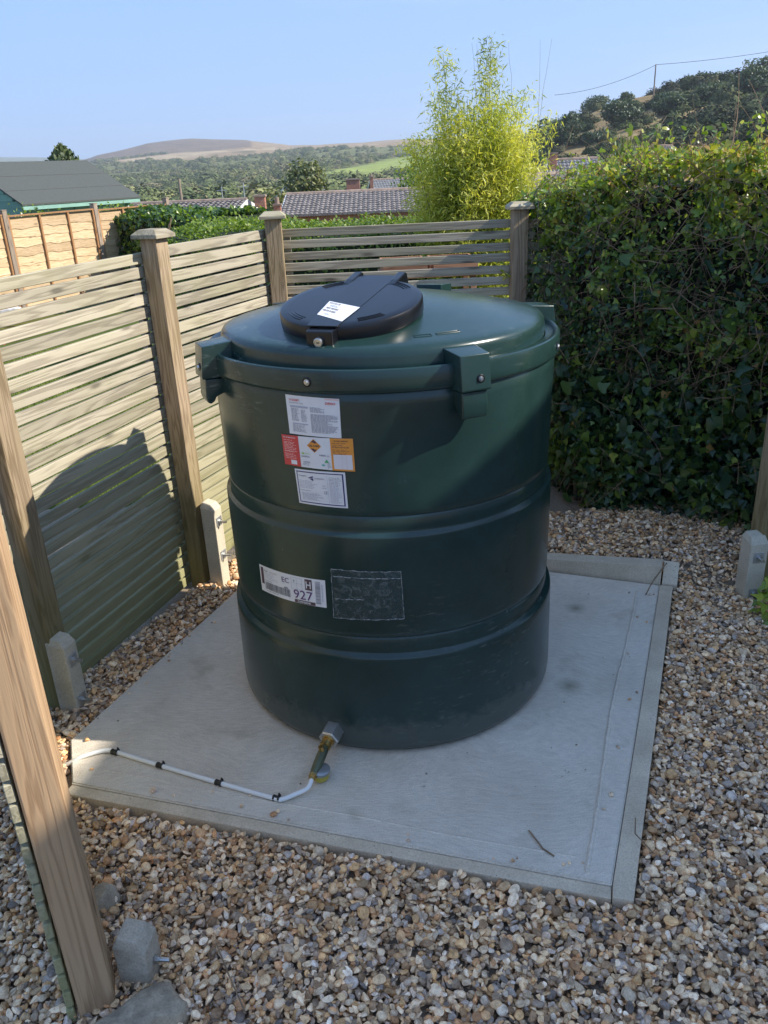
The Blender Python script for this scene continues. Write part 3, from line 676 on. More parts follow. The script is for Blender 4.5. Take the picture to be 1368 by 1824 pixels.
def stickers():
    s = Sticker(cylmap((-120.2, 1.083), (-103.4, 1.079), (-103.5, 0.976), (-120.0, 0.979), rbody)); s.base = P_white
    s.text('V1235BT', .07, .86, .27, .91, P_red, .02); s.text('Bunded Oil Tank', .075, .80, .34, .835, P_grey)
    s.text('DESO', .75, .84, .93, .90, P_red, .02); s.rect(.74, .955, .995, .985, P_pink)
    s.rect(.08, .70, .42, .745, P_pale); s.lines(.09, .25, .66, .36, 11, P_grey, .012, seed=2); s.lines(.28, .40, .64, .36, 10, P_grey, .012, seed=3)
    s.lines(.46, .74, .73, .62, 5, P_grey, .012, seed=4); s.lines(.46, .96, .56, .10, 22, P_grey, .010, seed=5)
    s.rect(.09, .27, .40, .30, P_pale); s.lines(.09, .36, .24, .08, 7, P_grey, .011, seed=6)
    s.done('information_label', tank, 'white information sheet with red heading, top label')
    s = Sticker(cylmap((-123.0, 0.974), (-100.2, 0.976), (-100.1, 0.887), (-122.8, 0.891), lambda z: rbody(z) + .0012)); s.base = P_white
    s.rect(0, 0, .255, 1, P_red, .0010); s.rect(.70, 0, 1, 1, P_orange, .0010)
    s.text('If an oil spill occurs', .025, .90, .215, .95, P_white, .03)
    for v, n in ((.83, 2), (.72, 4), (.58, 3), (.45, 2), (.34, 3)): s.lines(.025, .225, v, v - .035 * n, n, P_pink, .016, seed=int(v * 99))
    s.rect(.11, .05, .20, .19, P_white, .0013)
    cx, cy, a, bb = .475, .73, .10, .22
    s.poly([(cx - a, cy), (cx, cy - bb), (cx + a, cy), (cx, cy + bb)], P_orange, .0014)
    s.poly([(cx - a * .42, cy + bb * .50), (cx - a * .1, cy + bb * .50), (cx + a * .15, cy + bb * .36), (cx + a * .48, cy + bb * .44), (cx, cy + bb * .9)], P_brown, .0016)
    s.poly([(cx - a * .48, cy - bb * .44), (cx, cy - bb * .9), (cx + a * .42, cy - bb * .50), (cx + a * .1, cy - bb * .50), (cx - a * .15, cy - bb * .36)], P_brown, .0016)
    s.text('OIL CARE', cx - a * .72, cy - .03, cx + a * .72, cy + .035, P_brown, .03)
    s.text('OFTEC', .30, .16, .40, .205, P_grey, .02); s.text('NIEA', .54, .42, .63, .475, P_grey, .02); s.text('UKIFDA', .28, .34, .40, .39, P_grey, .02)
    s.poly([(.29, .43), (.32, .43), (.325, .47), (.305, .50), (.285, .47)], P_lime); s.lines(.335, .42, .47, .44, 2, P_lime, .012)
    s.poly([(.60, .22), (.665, .22), (.632, .34)], P_green); s.poly([(.56, .12), (.59, .10), (.61, .14), (.585, .18), (.56, .16)], P_tealp)
    s.lines(.64, .70, .19, .05, 5, P_grey, .012); s.lines(.29, .42, .12, .08, 2, P_grey, .012); s.lines(.64, .69, .44, .41, 2, P_grey, .01)
    s.text('OIL CARE CAMPAIGN', .75, .90, .93, .94, P_brown, .02)
    for v, n in ((.84, 3), (.71, 2), (.60, 4)): s.lines(.72, .96, v, v - .035 * n, n, P_brown, .012, seed=int(v * 77))
    s.rect(.73, .05, .975, .50, P_white, .0013)
    for i in range(1, 12): s.rect(.735, .05 + .45 * i / 12, .97, .054 + .45 * i / 12, P_pink, .0016)
    for u in (.84, .90): s.rect(u, .05, u + .003, .50, P_pink, .0017)
    s.done('spill_advice_label', tank, 'red, white and orange spill advice label with a diamond, middle label')
    s = Sticker(cylmap((-119.6, 0.882), (-103.2, 0.883), (-103.0, 0.782), (-119.1, 0.784), lambda z: rbody(z) + (.0 if z > .78 else 0))); s.base = P_white
    for r_ in ((.035, .05, .05, .95), (.935, .05, .96, .95), (.035, .925, .96, .95), (.035, .05, .96, .075)): s.rect(*r_, P_navy)
    s.poly([(.26, .78), (.37, .84), (.37, .80), (.30, .775)], P_navy); s.poly([(.30, .76), (.37, .78), (.37, .70)], P_navy)
    s.text('Kingspan', .08, .80, .24, .85, P_grey, .01); s.text('ENVIRONMENTAL', .40, .76, .60, .80, P_grey)
    s.text('CE', .56, .36, .63, .44, P_grey, .01); s.rect(.645, .10, .65, .88, P_pale)
    s.lines(.07, .48, .68, .48, 6, P_pale, .012, seed=8); s.lines(.07, .30, .40, .38, 1, P_grey, .012, False); s.lines(.10, .58, .33, .14, 8, P_pale, .012, seed=9)
    s.lines(.68, .92, .83, .60, 7, P_grey, .010, seed=10); s.lines(.68, .92, .56, .12, 17, P_pale, .011, seed=11); s.lines(.54, .62, .58, .52, 2, P_grey, .012)
    s.rect(.28, .37, .52, .374, P_pale); s.rect(.28, .30, .52, .304, P_pale)
    s.done('maker_label', tank, 'white label with a dark blue border, lowest of the three labels')
    s = Sticker(cylmap((-139.2, 0.555), (-111.7, 0.565), (-111.9, 0.478), (-139.3, 0.469), rbody)); s.base = P_white
    s.rect(.025, .30, .075, .93, P_brown, .0010)
    s.text('Steel', .09, .82, .16, .88, P_black); s.text('EC1235', .20, .82, .32, .875, P_grey); s.lines(.09, .34, .76, .56, 5, P_pale, .012); s.text('PO BOX 2CA', .09, .46, .22, .51, P_grey)
    s.text('EC', .40, .66, .51, .85, P_violet, .0); s.text('400', .425, .43, .485, .50, P_black); s.text('F', .575, .76, .595, .84, P_black)
    u = .09; r = random.Random(4)
    while u < .52:
        w = r.choice([.0025, .004, .007]); s.rect(u, .14, u + w, .42, P_black, .0010); u += w + r.choice([.003, .005, .007])
    s.lines(.10, .32, .08, .06, 1, P_grey, .016, False)
    for u in (.54, .62, .69): s.rect(u, .50, u + .003, .92, P_pale)
    for v in (.50, .72, .92): s.rect(.54, v, .70, v + .008, P_pale)
    s.rect(.735, .55, .83, .95, P_brown, .0010); s.text('H', .75, .62, .815, .88, P_white, .01, .0018)
    s.text('927', .57, .17, .83, .50, P_violet, .0); s.rect(.575, .01, .86, .13, P_brown, .0010); s.text('OFFSIDE', .62, .04, .80, .105, P_white, .03)
    v = .10
    while v < .92:
        w = r.choice([.006, .011, .018]); s.rect(.87, v, .935, v + w, P_grey, .0010); v += w + r.choice([.008, .013])
    v = .2
    while v < .82: s.rect(.95, v, .965, v + .03, P_pale, .0010); v += .05
    s.done('delivery_label', tank, 'white delivery label reading 927 with barcodes, low on the tank')
    # label on the lid
    def lidmap(u, v, eps):
        # parallelogram seen between the two band edges
        x = 0.070 + (1 - v) * 0.105; y = (-.050 + .100 * u) * (1 - .1 * (1 - v))
        x = x + (u - .5) * 0.0
        return Vector((x, -y, 0.0036 + eps))
    def lidmap2(u, v, eps):
        A = Vector((.015, -.0555)); Bv = Vector((.060, .051)); Cc = Vector((.165, .0425)); D = Vector((.118, -.0475))
        # corners: TL, TR, BR, BL in lid plane
        p = (D * (1 - u) + Cc * u) * (1 - v) + (A * (1 - u) + Bv * u) * v
        return Vector((p.x, p.y, 0.0022 + eps))
    s = Sticker(lidmap2); s.base = P_white
    for v, u0, u1 in ((.84, .06, .42), (.50, .10, .52), (.32, .04, .50)):
        u = u0
        while u < u1: w = rnd.choice([.008, .014, .02]); s.rect(u, v, u + w, v + .10, P_black); u += w + rnd.choice([.01, .016])
    s.lines(.15, .5, .74, .68, 2, P_grey, .02); s.lines(.2, .5, .18, .12, 2, P_pale, .02)
    s.done('lid_label', lid, 'white barcode sticker on the black lid')
stickers()

# clear document pouch
def pouch():
    m, t, b = newmat('clear_film'); b.inputs['Base Color'].default_value = (0.5, 0.55, 0.55, 1); b.inputs['Roughness'].default_value = 0.16
    b.inputs['Alpha'].default_value = 0.09; b.inputs['Specular IOR Level'].default_value = 0.8
    tc = N(t, 'ShaderNodeTexCoord'); n = noise(t, tc.outputs['Object'], 26, 5, 0.6, 1.5); bump(t, b, n.outputs[0], 1.0, 0.02)
    n2 = noise(t, tc.outputs['Object'], 45, 3, .6, 1.0); r = ramp(t, [(0.5, (0.05,) * 3), (0.60, (0.17,) * 3)]); lk(t, n2.outputs[0], r.inputs[0]); lk(t, r.outputs[0], b.inputs['Alpha'])
    f = cylmap((-109.3, 0.605), (-88.0, 0.602), (-87.5, 0.455), (-109.6, 0.452), rbody)
    V = []; F = []; nu, nv = 26, 18
    for j in range(nv + 1):
        for i in range(nu + 1):
            u, v = i / nu, j / nv; edge = min(u, 1 - u, v, 1 - v)
            e = 0.0012 + 0.004 * min(1, edge * 8) * (0.6 + .4 * math.sin(u * 17 + v * 9) * math.sin(v * 13 - u * 5))
            V.append(f(u, v, e))
    for j in range(nv):
        for i in range(nu): a = j * (nu + 1) + i; F.append((a, a + 1, a + nu + 2, a + nu + 1))
    o = mk('document_pouch', V, F, m, tank, True)
    m2, t2, b2 = newmat('film_weld'); b2.inputs['Base Color'].default_value = (0.42, 0.45, 0.45, 1); b2.inputs['Roughness'].default_value = 0.2; b2.inputs['Alpha'].default_value = 0.5
    tcc = N(t2, 'ShaderNodeTexCoord'); nn = noise(t2, tcc.outputs['Object'], 60, 3); rr = ramp(t2, [(0.4, (0.15,) * 3), (0.65, (0.8,) * 3)]); lk(t2, nn.outputs[0], rr.inputs[0]); lk(t2, rr.outputs[0], b2.inputs['Alpha'])
    bb = MB()
    def strip(u0, v0, u1, v1, w):
        pts = [f(u0 + (u1 - u0) * k / 20, v0 + (v1 - v0) * k / 20, 0.003 + .0015 * math.sin(k * 1.7)) for k in range(21)]; bb.tube(pts, w, 4)
    strip(0, .0, 1, .0, .0011); strip(0, 0, 0, 1, .0010); strip(1, 0, 1, 1, .0010); strip(0, 1, 1, 1, .0010); strip(.02, .86, 1, .86, .0012); strip(.04, .40, .45, .42, .0009)
    bb.obj('pouch_weld', m2, o, smooth=True)
pouch()

# outlet fitting, part of the tank; pipe is its own thing
def outlet():
    d = Vector((math.cos(math.radians(-112)), math.sin(math.radians(-112)), 0.0)); c0 = Vector((0, 0, 0.072)) + d * 0.518
    ax = (d + Vector((-0.02, 0, -0.20))).normalized()
    Mx = Matrix.Translation(c0) @ ax.to_track_quat('Z', 'Y').to_matrix().to_4x4()
    root = bpy.data.objects.new('outlet_valve', None); COL.objects.link(root); root.parent = tank
    b = MB(); b.lathe([(0.029, 0.0), (0.032, 0.004), (0.032, 0.048), (0.0285, 0.053)], 6, 0, Mx); b.obj('hex_nut', M_steel, root, bevel=0.0012, seg=2)
    b = MB(); b.lathe([(0.019, 0.052), (0.019, 0.056), (0.0145, 0.057), (0.0145, 0.068), (0.017, 0.069), (0.017, 0.078), (0.012, 0.080)], 24, 0, Mx); b.obj('brass_collar', M_brass, root, smooth=True)
    e = c0 + ax * 0.072
    end = Vector((-0.252, -0.638, 0.034))
    b = MB(); m1 = e.lerp(end, .35); b.tube([e, m1, e.lerp(end, .8), end], [0.013, 0.0155, 0.0145, 0.012], 8); b.obj('valve_body', M_olive, root, smooth=True)
    b = MB(); q = e.lerp(end, .3) + Vector((0, 0, .012)); b.tube([q, q + Vector((-.002, 0, .014))], 0.008, 10); b.obj('lever_pivot', M_brass, root, smooth=True)
    b = MB(); cc = end + Vector((0.018, 0.018, 0)); Mz = Matrix.Translation((cc.x, cc.y, 0))
    b.lathe([(0.026, 0.026), (0.028, 0.03), (0.028, 0.036), (0.024, 0.039), (0.012, 0.04)], 32, 0, Mz); b.obj('filter_head', M_bowlgrey, root, smooth=True)
    b = MB(); b.lathe([(0.012, 0.0015), (0.020, 0.004), (0.024, 0.012), (0.025, 0.0255)], 32, 0, Mz); b.obj('filter_bowl', M_bowlyel, root, smooth=True)
    dv = (end - e).normalized(); b = MB(); b.tube([end, end + dv * .010, end + dv * .011, end + dv * 0.018], [0.0125, 0.0125, 0.0095, .0095], 6); b.obj('compression_nut', M_brass, root, smooth=False)
    return TC + end + dv * 0.016
pe = outlet()
def pipe():
    P = [pe, pe + Vector((-.012, -.022, -.012)), Vector((-0.285, 1.764, 0.012)), Vector((-0.318, 1.752, 0.0085)), Vector((-0.345, 1.760, .008)), Vector((-0.506, 1.830, .008)), Vector((-0.694, 1.915, .008)), Vector((-0.838, 1.983, .008)), Vector((-0.862, 1.992, .009)), Vector((-0.890, 1.992, .009)), Vector((-0.945, 1.972, .006)), Vector((-0.985, 1.966, -.012)), Vector((-1.03, 1.978, -.04)), Vector((-1.06, 1.99, -.09))]
    Q = []
    for i in range(len(P) - 1):
        p0, p1, p2, p3 = P[max(i - 1, 0)], P[i], P[i + 1], P[min(i + 2, len(P) - 1)]
        for k in range(6):
            t = k / 6; Q.append(0.5 * ((2 * p1) + (p2 - p0) * t + (2 * p0 - 5 * p1 + 4 * p2 - p3) * t * t + (3 * p1 - p0 - 3 * p2 + p3) * t ** 3))
    Q.append(P[-1])
    root = thing('oil_pipe', 'white coated pipe clipped along the front of the slab', 'pipe', P[5])
    b = MB(); b.tube([q - P[5] for q in Q], 0.0066, 12); b.obj('pipe_run', M_pipe, root, smooth=True)
    for c, d in ((Vector((-.333, 1.757, .008)), Vector((-1, .42, 0))), (Vector((-.506, 1.830, .008)), Vector((-1, .45, 0))), (Vector((-.694, 1.915, .008)), Vector((-1, .45, 0))), (Vector((-.848, 1.985, .0085)), Vector((-1, .4, 0)))):
        d.normalize(); s = Vector((-d.y, d.x, 0)); s = s if s.y > 0 else -s
        b = MB()
        for off in (-.0075, .0075):
            b.tube([c - P[5] + d * off - d * .003, c - P[5] + d * off + d * .003], 0.0086, 12)
        b.tube([c - P[5] - d * .009, c - P[5] + d * .009], 0.0076, 12)
        b.tube([c - P[5] + s * .010 - Vector((0, 0, .006)), c - P[5] + s * .016 + Vector((0, 0, .003)), c - P[5] + s * .018 - Vector((0, 0, .006))], .0035, 6)
        b.obj('pipe_clip', M_clip, root, smooth=True)
pipe()

# ------------------------------------------------------------------ fences
def slat_mesh(L, h=0.0385, t=0.016, name='slat'):
    b = MB(); b.box(0, L, -t / 2, t / 2, 0, h)
    o = b.obj(name, M_slat, None, bevel=0.002, seg=1); COL.objects.unlink(o); return o
def fence_bay(A, B, ztop, label, n, group, pitch=0.0495, h=0.0395, inset=0.0, cat='fence panel', side=1, battens=True):
    A = Vector((*A, 0)); B = Vector((*B, 0)); d = (B - A); L = d.length; rz = math.atan2(d.y, d.x)
    root = thing('slatted_fence_panel', label, cat, A, rz, group)
    protos = [slat_mesh(L, h * k) for k in (0.97, 1.0, 1.03)]
    for i in range(n):
        z = ztop - h - i * pitch
        if z < -0.06: break
        o = share(protos[rnd.randrange(3)], 'slat', root, (0, rnd.uniform(-.001, .001), z + rnd.uniform(-.0015, .0015)), (rnd.uniform(-.02, .02), rnd.uniform(-.0012, .0012), 0))
    # back battens joining the slats
    for x in ((0.03, L - .03) if battens else (L - .03,)):
        b = MB(); b.box(x - .015, x + .015, side * .010, side * .034, -0.02, ztop - .02)
        b.obj('batten', M_slat, root, bevel=.002, seg=1)
    return root
def post(x, y, z0, z1, w, rz, label, cat='fence post', mat=None, cap=True, lean=(0, 0)):
    root = thing('fence_post', label, cat, (x, y, z0), rz)
    root.rotation_euler = (lean[0], lean[1], rz)
    b = MB(); b.box(-w / 2, w / 2, -w / 2, w / 2, 0, z1 - z0); b.obj('shaft', mat or M_post, root, bevel=0.005, seg=2)
    if cap:
        c = w / 2 + .022; h = z1 - z0; b = MB()
        V = [(-c, -c, h), (c, -c, h), (c, c, h), (-c, c, h), (-c, -c, h + .014), (c, -c, h + .014), (c, c, h + .014), (-c, c, h + .014)]
        q = c - .022; V += [(-q, -q, h + .032), (q, -q, h + .032), (q, q, h + .032), (-q, q, h + .032)]
        b.add(V, [(3, 2, 1, 0), (0, 1, 5, 4), (1, 2, 6, 5), (2, 3, 7, 6), (3, 0, 4, 7), (4, 5, 9, 8), (5, 6, 10, 9), (6, 7, 11, 10), (7, 4, 8, 11), (8, 9, 10, 11)])
        b.obj('cap', M_cap, root, bevel=0.0015, seg=1)
    return root
FD = Vector((0.399, 0.917, 0)).normalized(); FN = Vector((-FD.y, FD.x, 0))     # FN points outward (left)
frz = math.atan2(FD.y, FD.x)
post0 = (-1.115, 2.285); post1 = (-0.803, 3.150)
bp1 = (-0.452, 3.975); bp2 = (0.690, 3.975)
ow = 0.036 + 0.010
def off(p, k): return (p[0] + FN.x * k, p[1] + FN.y * k)
fence_bay(off((-1.135, 2.24), ow), off((-0.812, 3.148), ow), 1.352, 'left fence panel of weathered horizontal slats, crossed by the tank shadow', 28, 'slatted panels round the tank')
fence_bay(off((-0.810, 3.155), ow), off((-0.452, 3.975), ow), 1.362, 'slatted fence panel between the capped left post and the back corner post', 28, 'slatted panels round the tank')
fence_bay((-0.43, 4.022), (0.705, 4.022), 1.358, 'back slatted fence panel behind the tank dome', 27, 'slatted panels round the tank', pitch=.052, h=.037)
fence_bay((0.715, 4.022), (1.6, 4.03), 1.352, 'short slatted panel vanishing into the ivy right of the back post', 27, 'slatted panels round the tank', pitch=.052, h=.037)
fd = math.atan2(2.285 - 1.20, -1.115 + 0.655)
fence_bay((-0.700, 1.158), (-1.135, 2.215), 1.35, 'near slatted panel seen end-on beside the front post', 28, 'slatted panels round the tank', pitch=.0495, h=.040, battens=False)
post(post1[0], post1[1], -.08, 1.400, .072, frz, 'left fence post with a pale capped top and a tall concrete spur at its foot')
post(post0[0], post0[1], -.08, 1.40, .080, frz + .12, 'brown post at the left frame edge behind the near concrete spur', cap=True)
post(bp1[0], bp1[1], -.08, 1.408, .075, 0.06, 'back left corner post with a pale cap')
post(bp2[0], bp2[1], -.08, 1.402, .073, 0.02, 'back right post with a pale cap beside the ivy')
post(-0.662, 1.205, -.1, 1.42, .074, fd - .1, 'brown foreground post crossing the lower left corner', mat=M_postfront)
post(1.475, 2.835, -.1, 1.42, .075, .25, 'post at the right frame edge in front of the hedge')

def spur(x, y, rz, h, w, label, mat, z0=-0.1, bolts=2, lean=(0, 0), dirv=None, plate=1):
    root = thing('concrete_spur', label, 'concrete spur', (x, y, z0), rz); root.rotation_euler = (lean[0], lean[1], rz)
    b = MB(); H = h - z0; c = w / 2
    V = [(-c, -c, 0), (c, -c, 0), (c, c, 0), (-c, c, 0), (-c, -c, H - .02), (c, -c, H - .035), (c, c, H - .035), (-c, c, H - .02), (-c * .75, -c * .8, H), (c * .5, -c * .8, H - .008), (c * .5, c * .8, H - .008), (-c * .75, c * .8, H)]
    b.add(V, [(3, 2, 1, 0), (0, 1, 5, 4), (1, 2, 6, 5), (2, 3, 7, 6), (3, 0, 4, 7), (4, 5, 9, 8), (5, 6, 10, 9), (6, 7, 11, 10), (7, 4, 8, 11), (8, 9, 10, 11)])
    b.obj('shaft', mat, root, bevel=0.004, seg=2)
    for k in range(bolts):
        z = H - .09 - k * .155; 
        if z < .02: continue
        b = MB()
        if plate: b.box(c - .001, c + .0025, -.021, .021, z - .021, z + .021); b.obj('washer_plate', M_galv, root, bevel=0.0006, seg=1)
        b = MB(); Mx = Matrix.Translation((c + .002, 0, z)) @ Matrix.Rotation(PI / 2, 4, 'Y'); b.lathe([(.010, 0), (.010, .009)], 6, 0, Mx); b.lathe([(.0055, .008), (.0055, .033)], 10, 0, Mx)
        b.obj('bolt', M_steel, root, smooth=True)
    return root
spur(-1.066, 2.262, -.25, 0.262, .066, 'stubby concrete spur bolted to the post at the left frame edge', M_spur)
spur(-0.722, 3.125, -.35, 0.360, .062, 'tall pale concrete spur bolted beside the capped left post', M_spur)
spur(-0.582, 1.262, -.12, 0.118, .070, 'low grey concrete spur beside the foreground post', M_spurfront, bolts=1, plate=0)
spur(1.425, 2.80, -1.45, 0.255, .072, 'concrete spur with one square washer at the right frame edge', M_spur)

def rock(x, y, z, s, seed, label):
    r = random.Random(seed); bm = bmesh.new(); bmesh.ops.create_icosphere(bm, subdivisions=4, radius=1)
    pl = [(Vector((r.gauss(0, 1), r.gauss(0, 1), r.gauss(0, 1))).normalized(), r.uniform(.6, .85)) for _ in range(9)]
    from mathutils import noise as mn
    for v in bm.verts:
        for n_, d in pl:
            k = v.co.dot(n_) - d
            if k > 0: v.co -= n_ * k
        v.co *= 1 + .10 * mn.noise(v.co * 2.3 + Vector((seed, 0, 0))) + .05 * mn.noise(v.co * 7)
        v.co.x *= s[0]; v.co.y *= s[1]; v.co.z *= s[2]
    for f in bm.faces: f.smooth = True
    me = bpy.data.meshes.new('rubble_rock'); bm.to_mesh(me); bm.free(); me.materials.append(M_rock)
    o = bpy.data.objects.new('rubble_rock', me); COL.objects.link(o); o.location = (x, y, z); o.rotation_euler = (0, 0, r.uniform(0, 6))
    tag(o, label, 'rock'); return o
rock(-0.550, 1.135, -0.012, (.105, .075, .062), 3, 'large rough lump of concrete rubble at the foot of the foreground post')
rock(-0.728, 1.45, -0.008, (.040, .045, .04), 5, 'small grey rock half hidden behind the foreground post')

# ------------------------------------------------------------------ gravel
def in_poly(x, y, P):
    c = False; n = len(P); j = n - 1
    for i in range(n):
        xi, yi = P[i]; xj, yj = P[j]
        if ((yi > y) != (yj > y)) and (x < (xj - xi) * (y - yi) / (yj - yi + 1e-12) + xi): c = not c
        j = i
    return c
def gravel():
    m, t, b = newmat('gravel_stone')
    oi = N(t, 'ShaderNodeObjectInfo'); tc = N(t, 'ShaderNodeTexCoord')
    cols = [(0.0, (.62, .42, .23)), (0.09, (.76, .57, .37)), (0.18, (.52, .31, .15)), (0.26, (.74, .58, .40)), (0.34, (.38, .28, .19)), (0.42, (.70, .49, .28)), (0.50, (.80, .66, .50)), (0.56, (.48, .36, .26)),
            (0.64, (.66, .40, .18)), (0.70, (.19, .155, .13)), (0.75, (.70, .53, .34)), (0.83, (.32, .20, .11)), (0.89, (.50, .42, .35)), (0.95, (.56, .30, .14))]
    r = ramp(t, cols, 'CONSTANT'); lk(t, oi.outputs['Random'], r.inputs[0])
    add = N(t, 'ShaderNodeVectorMath', operation='MULTIPLY_ADD'); lk(t, oi.outputs['Location'], add.inputs[0]); add.inputs[1].default_value = (91, 77, 63); lk(t, tc.outputs['Object'], add.inputs[2])
    n1 = noise(t, add.outputs[0], 1.1, 5, 0.6); r1 = ramp(t, [(0.3, (0.62, 0.56, 0.5)), (0.5, (1.05, 1.0, .96)), (0.72, (1.42, 1.38, 1.34))]); lk(t, n1.outputs[0], r1.inputs[0])
    c = mixc(t, 1.0, r.outputs[0], r1.outputs[0], 'MULTIPLY')
    wn = N(t, 'ShaderNodeTexWhiteNoise', noise_dimensions='1D'); lk(t, oi.outputs['Random'], wn.inputs['W'])
    hs = N(t, 'ShaderNodeHueSaturation'); lk(t, c, hs.inputs['Color']); mv = N(t, 'ShaderNodeMapRange'); mv.inputs[3].default_value = .85; mv.inputs[4].default_value = 1.75; lk(t, wn.outputs[0], mv.inputs[0]); lk(t, mv.outputs[0], hs.inputs['Value']); hs.inputs['Saturation'].default_value = .98
    n2 = noise(t, add.outputs[0], 5, 3, .6); r2 = ramp(t, [(0.4, (0.82,) * 3), (0.6, (1.06,) * 3)]); lk(t, n2.outputs[0], r2.inputs[0])
    lk(t, mixc(t, 1.0, hs.outputs[0], r2.outputs[0], 'MULTIPLY'), b.inputs['Base Color'])
    b.inputs['Roughness'].default_value = 0.62; b.inputs['Specular IOR Level'].default_value = 0.4
    bump(t, b, n2.outputs[0], 0.25, 0.05)
    protos = []
    for q in range(28):
        bm = bmesh.new(); bmesh.ops.create_icosphere(bm, subdivisions=3, radius=1); r_ = random.Random(q + 50)
        ang = r_.random() < .75
        pl = [(Vector((r_.gauss(0, 1), r_.gauss(0, 1), r_.gauss(0, 1))).normalized(), r_.uniform(.36, .80) if ang else r_.uniform(.70, .95)) for _ in range(10 if ang else 6)]
        for _ in range(2):
            for v in bm.verts:
                for n_, d in pl:
                    k = v.co.dot(n_) - d
                    if k > 0: v.co -= n_ * k * .9
        if not ang or r_.random() < .4: bmesh.ops.smooth_vert(bm, verts=bm.verts, factor=.5, use_axis_x=True, use_axis_y=True, use_axis_z=True)
        mxl = max(v.co.length for v in bm.verts)
        for v in bm.verts: v.co /= mxl
        for f in bm.faces: f.smooth = True
        me = bpy.data.meshes.new('pebble'); bm.to_mesh(me); bm.free(); me.materials.append(m)
        protos.append(bpy.data.objects.new('pebble', me))
    # drop stones one by one onto a height grid
    X0, X1, Y0, Y1, cs = -1.95, 2.05, 0.62, 4.05, 0.004
    nx, ny = int((X1 - X0) / cs), int((Y1 - Y0) / cs)
    gx = X0 + (np.arange(nx) + .5) * cs; gy = Y0 + (np.arange(ny) + .5) * cs
    GX, GY = np.meshgrid(gx, gy, indexing='ij')
    def base(x, y):
        # signed side of the back board line
        d = (y - 2.92) + (x - 1.12) * 0.39
        back = np.clip((d) / .10, 0, 1) * np.clip((x - 0.1) / .5, 0, 1)
        h = -0.036 + .073 * back
        h = h + 0.012 * np.clip((x - 0.9) / .3, 0, 1)
        h = h + 0.008 * np.sin(x * 5.1 + 1) * np.sin(y * 4.3)
        h = h + 0.02 * np.clip((-1.0 - x) / .3, 0, 1) * (y > 1.9)
        return h
    HG = base(GX, GY)
    SP = [(-1.018, 2.064), (-0.958, 1.826), (0.50, 1.380), (0.546, 1.366), (1.160, 2.863), (1.205, 2.93), (0.46, 3.225), (0.10, 3.36), (-0.44, 3.49)]
    P, R, S, I = [], [], [], []
    def fence_x(y): return -2.2
    cand = 230000; r_ = random.Random(5)
    for k in range(cand):
        x = r_.uniform(X0 + .03, X1 - .03); y = r_.uniform(Y0 + .03, Y1 - .03)
        # keep to the land that can be seen, plus a margin
        if abs(x) > 0.30 + 0.62 * y and y > .6: 
            if not (x > 0 and x < .35 + .72 * y): continue
        if y > 3.55 and x > .8: continue
        if in_poly(x, y, SP): continue
        if k > 120000 and y > 2.6 and r_.random() < .4: continue
        # outer side of left fence from y>2.1 is lawn
        dl = (x + 1.135) * FN.x + (y - 2.24) * FN.y
        if dl > .05 and y > 2.1: continue
        q = r_.random(); a = r_.uniform(.0050, .0080) if q < .20 else (r_.uniform(.0080, .0112) if q < .66 else (r_.uniform(.0105, .0145) if q < .96 else r_.uniform(.0145, .0195)))
        bb = a * r_.uniform(.50, .95); cc = bb * r_.uniform(.35, .85)
        rr = (a + bb) * .46; i = int((x - X0) / cs); j = int((y - Y0) / cs); n = max(1, int(rr / cs))
        i0, i1, j0, j1 = max(0, i - n), min(nx, i + n + 1), max(0, j - n), min(ny, j + n + 1)
        sub = HG[i0:i1, j0:j1]; h = float(np.sort(sub.ravel())[int(sub.size * .50)])
        lim = base(x, y) + .024
        if h > lim: continue
        gx_ = (sub[-1].mean() - sub[0].mean()) / (2 * rr); gy_ = (sub[:, -1].mean() - sub[:, 0].mean()) / (2 * rr)
        zc = h + cc * .72
        P.append((x, y, zc)); R.append((math.atan(gy_) * .8 + r_.gauss(0, .25), -math.atan(gx_) * .8 + r_.gauss(0, .25), r_.uniform(0, 2 * PI))); S.append((a, bb, cc)); I.append(r_.randrange(len(protos)))
        top = zc + cc * np.sqrt(np.clip(1 - ((GX[i0:i1, j0:j1] - x) ** 2 + (GY[i0:i1, j0:j1] - y) ** 2) / (rr * rr * 1.15), 0, 1)) * .9
        np.maximum(sub, np.where(top > zc, top, sub), out=sub)
    for k in range(46):      # stray stones kicked onto the slab edge
        u = r_.random(); e = r_.choice([0, 1, 2]); d_ = abs(r_.gauss(0, .035)) + .01
        if e == 0: x, y = -.94 + 1.445 * u + .29 * d_, 1.868 - .443 * u + .95 * d_
        elif e == 1: x, y = .505 + .598 * u - .93 * d_, 1.425 + 1.458 * u + .38 * d_
        else: x, y = -1.011 + .50 * u + .93 * d_, 2.063 + 1.25 * u - .3 * d_
        a = r_.uniform(.003, .008) if r_.random() < .9 else .011
        if math.hypot(x - .02, y - 2.455) < .56: continue
        P.append((x, y, a * .45)); R.append((0, 0, r_.uniform(0, 6))); S.append((a, a * .8, a * .5)); I.append(r_.randrange(len(protos)))
    print('pebbles', len(P))
    o = instancer('gravel', P, R, S, I, protos)
    tag(o, 'brown, cream and grey flint gravel round the slab', None)
    # soil under the stones
    step = 8; V = []; F = []; GXs, GYs = GX[::step, ::step], GY[::step, ::step]; B = base(GXs, GYs) - .004
    # keep it below the slab
    mx_, my_ = GXs.shape; V = np.stack([GXs.ravel(), GYs.ravel(), B.ravel()], 1)
    ii, jj = np.meshgrid(np.arange(mx_ - 1), np.arange(my_ - 1), indexing='ij')
    F = np.stack([ii * my_ + jj, (ii + 1) * my_ + jj, (ii + 1) * my_ + jj + 1, ii * my_ + jj + 1], -1).reshape(-1, 4)
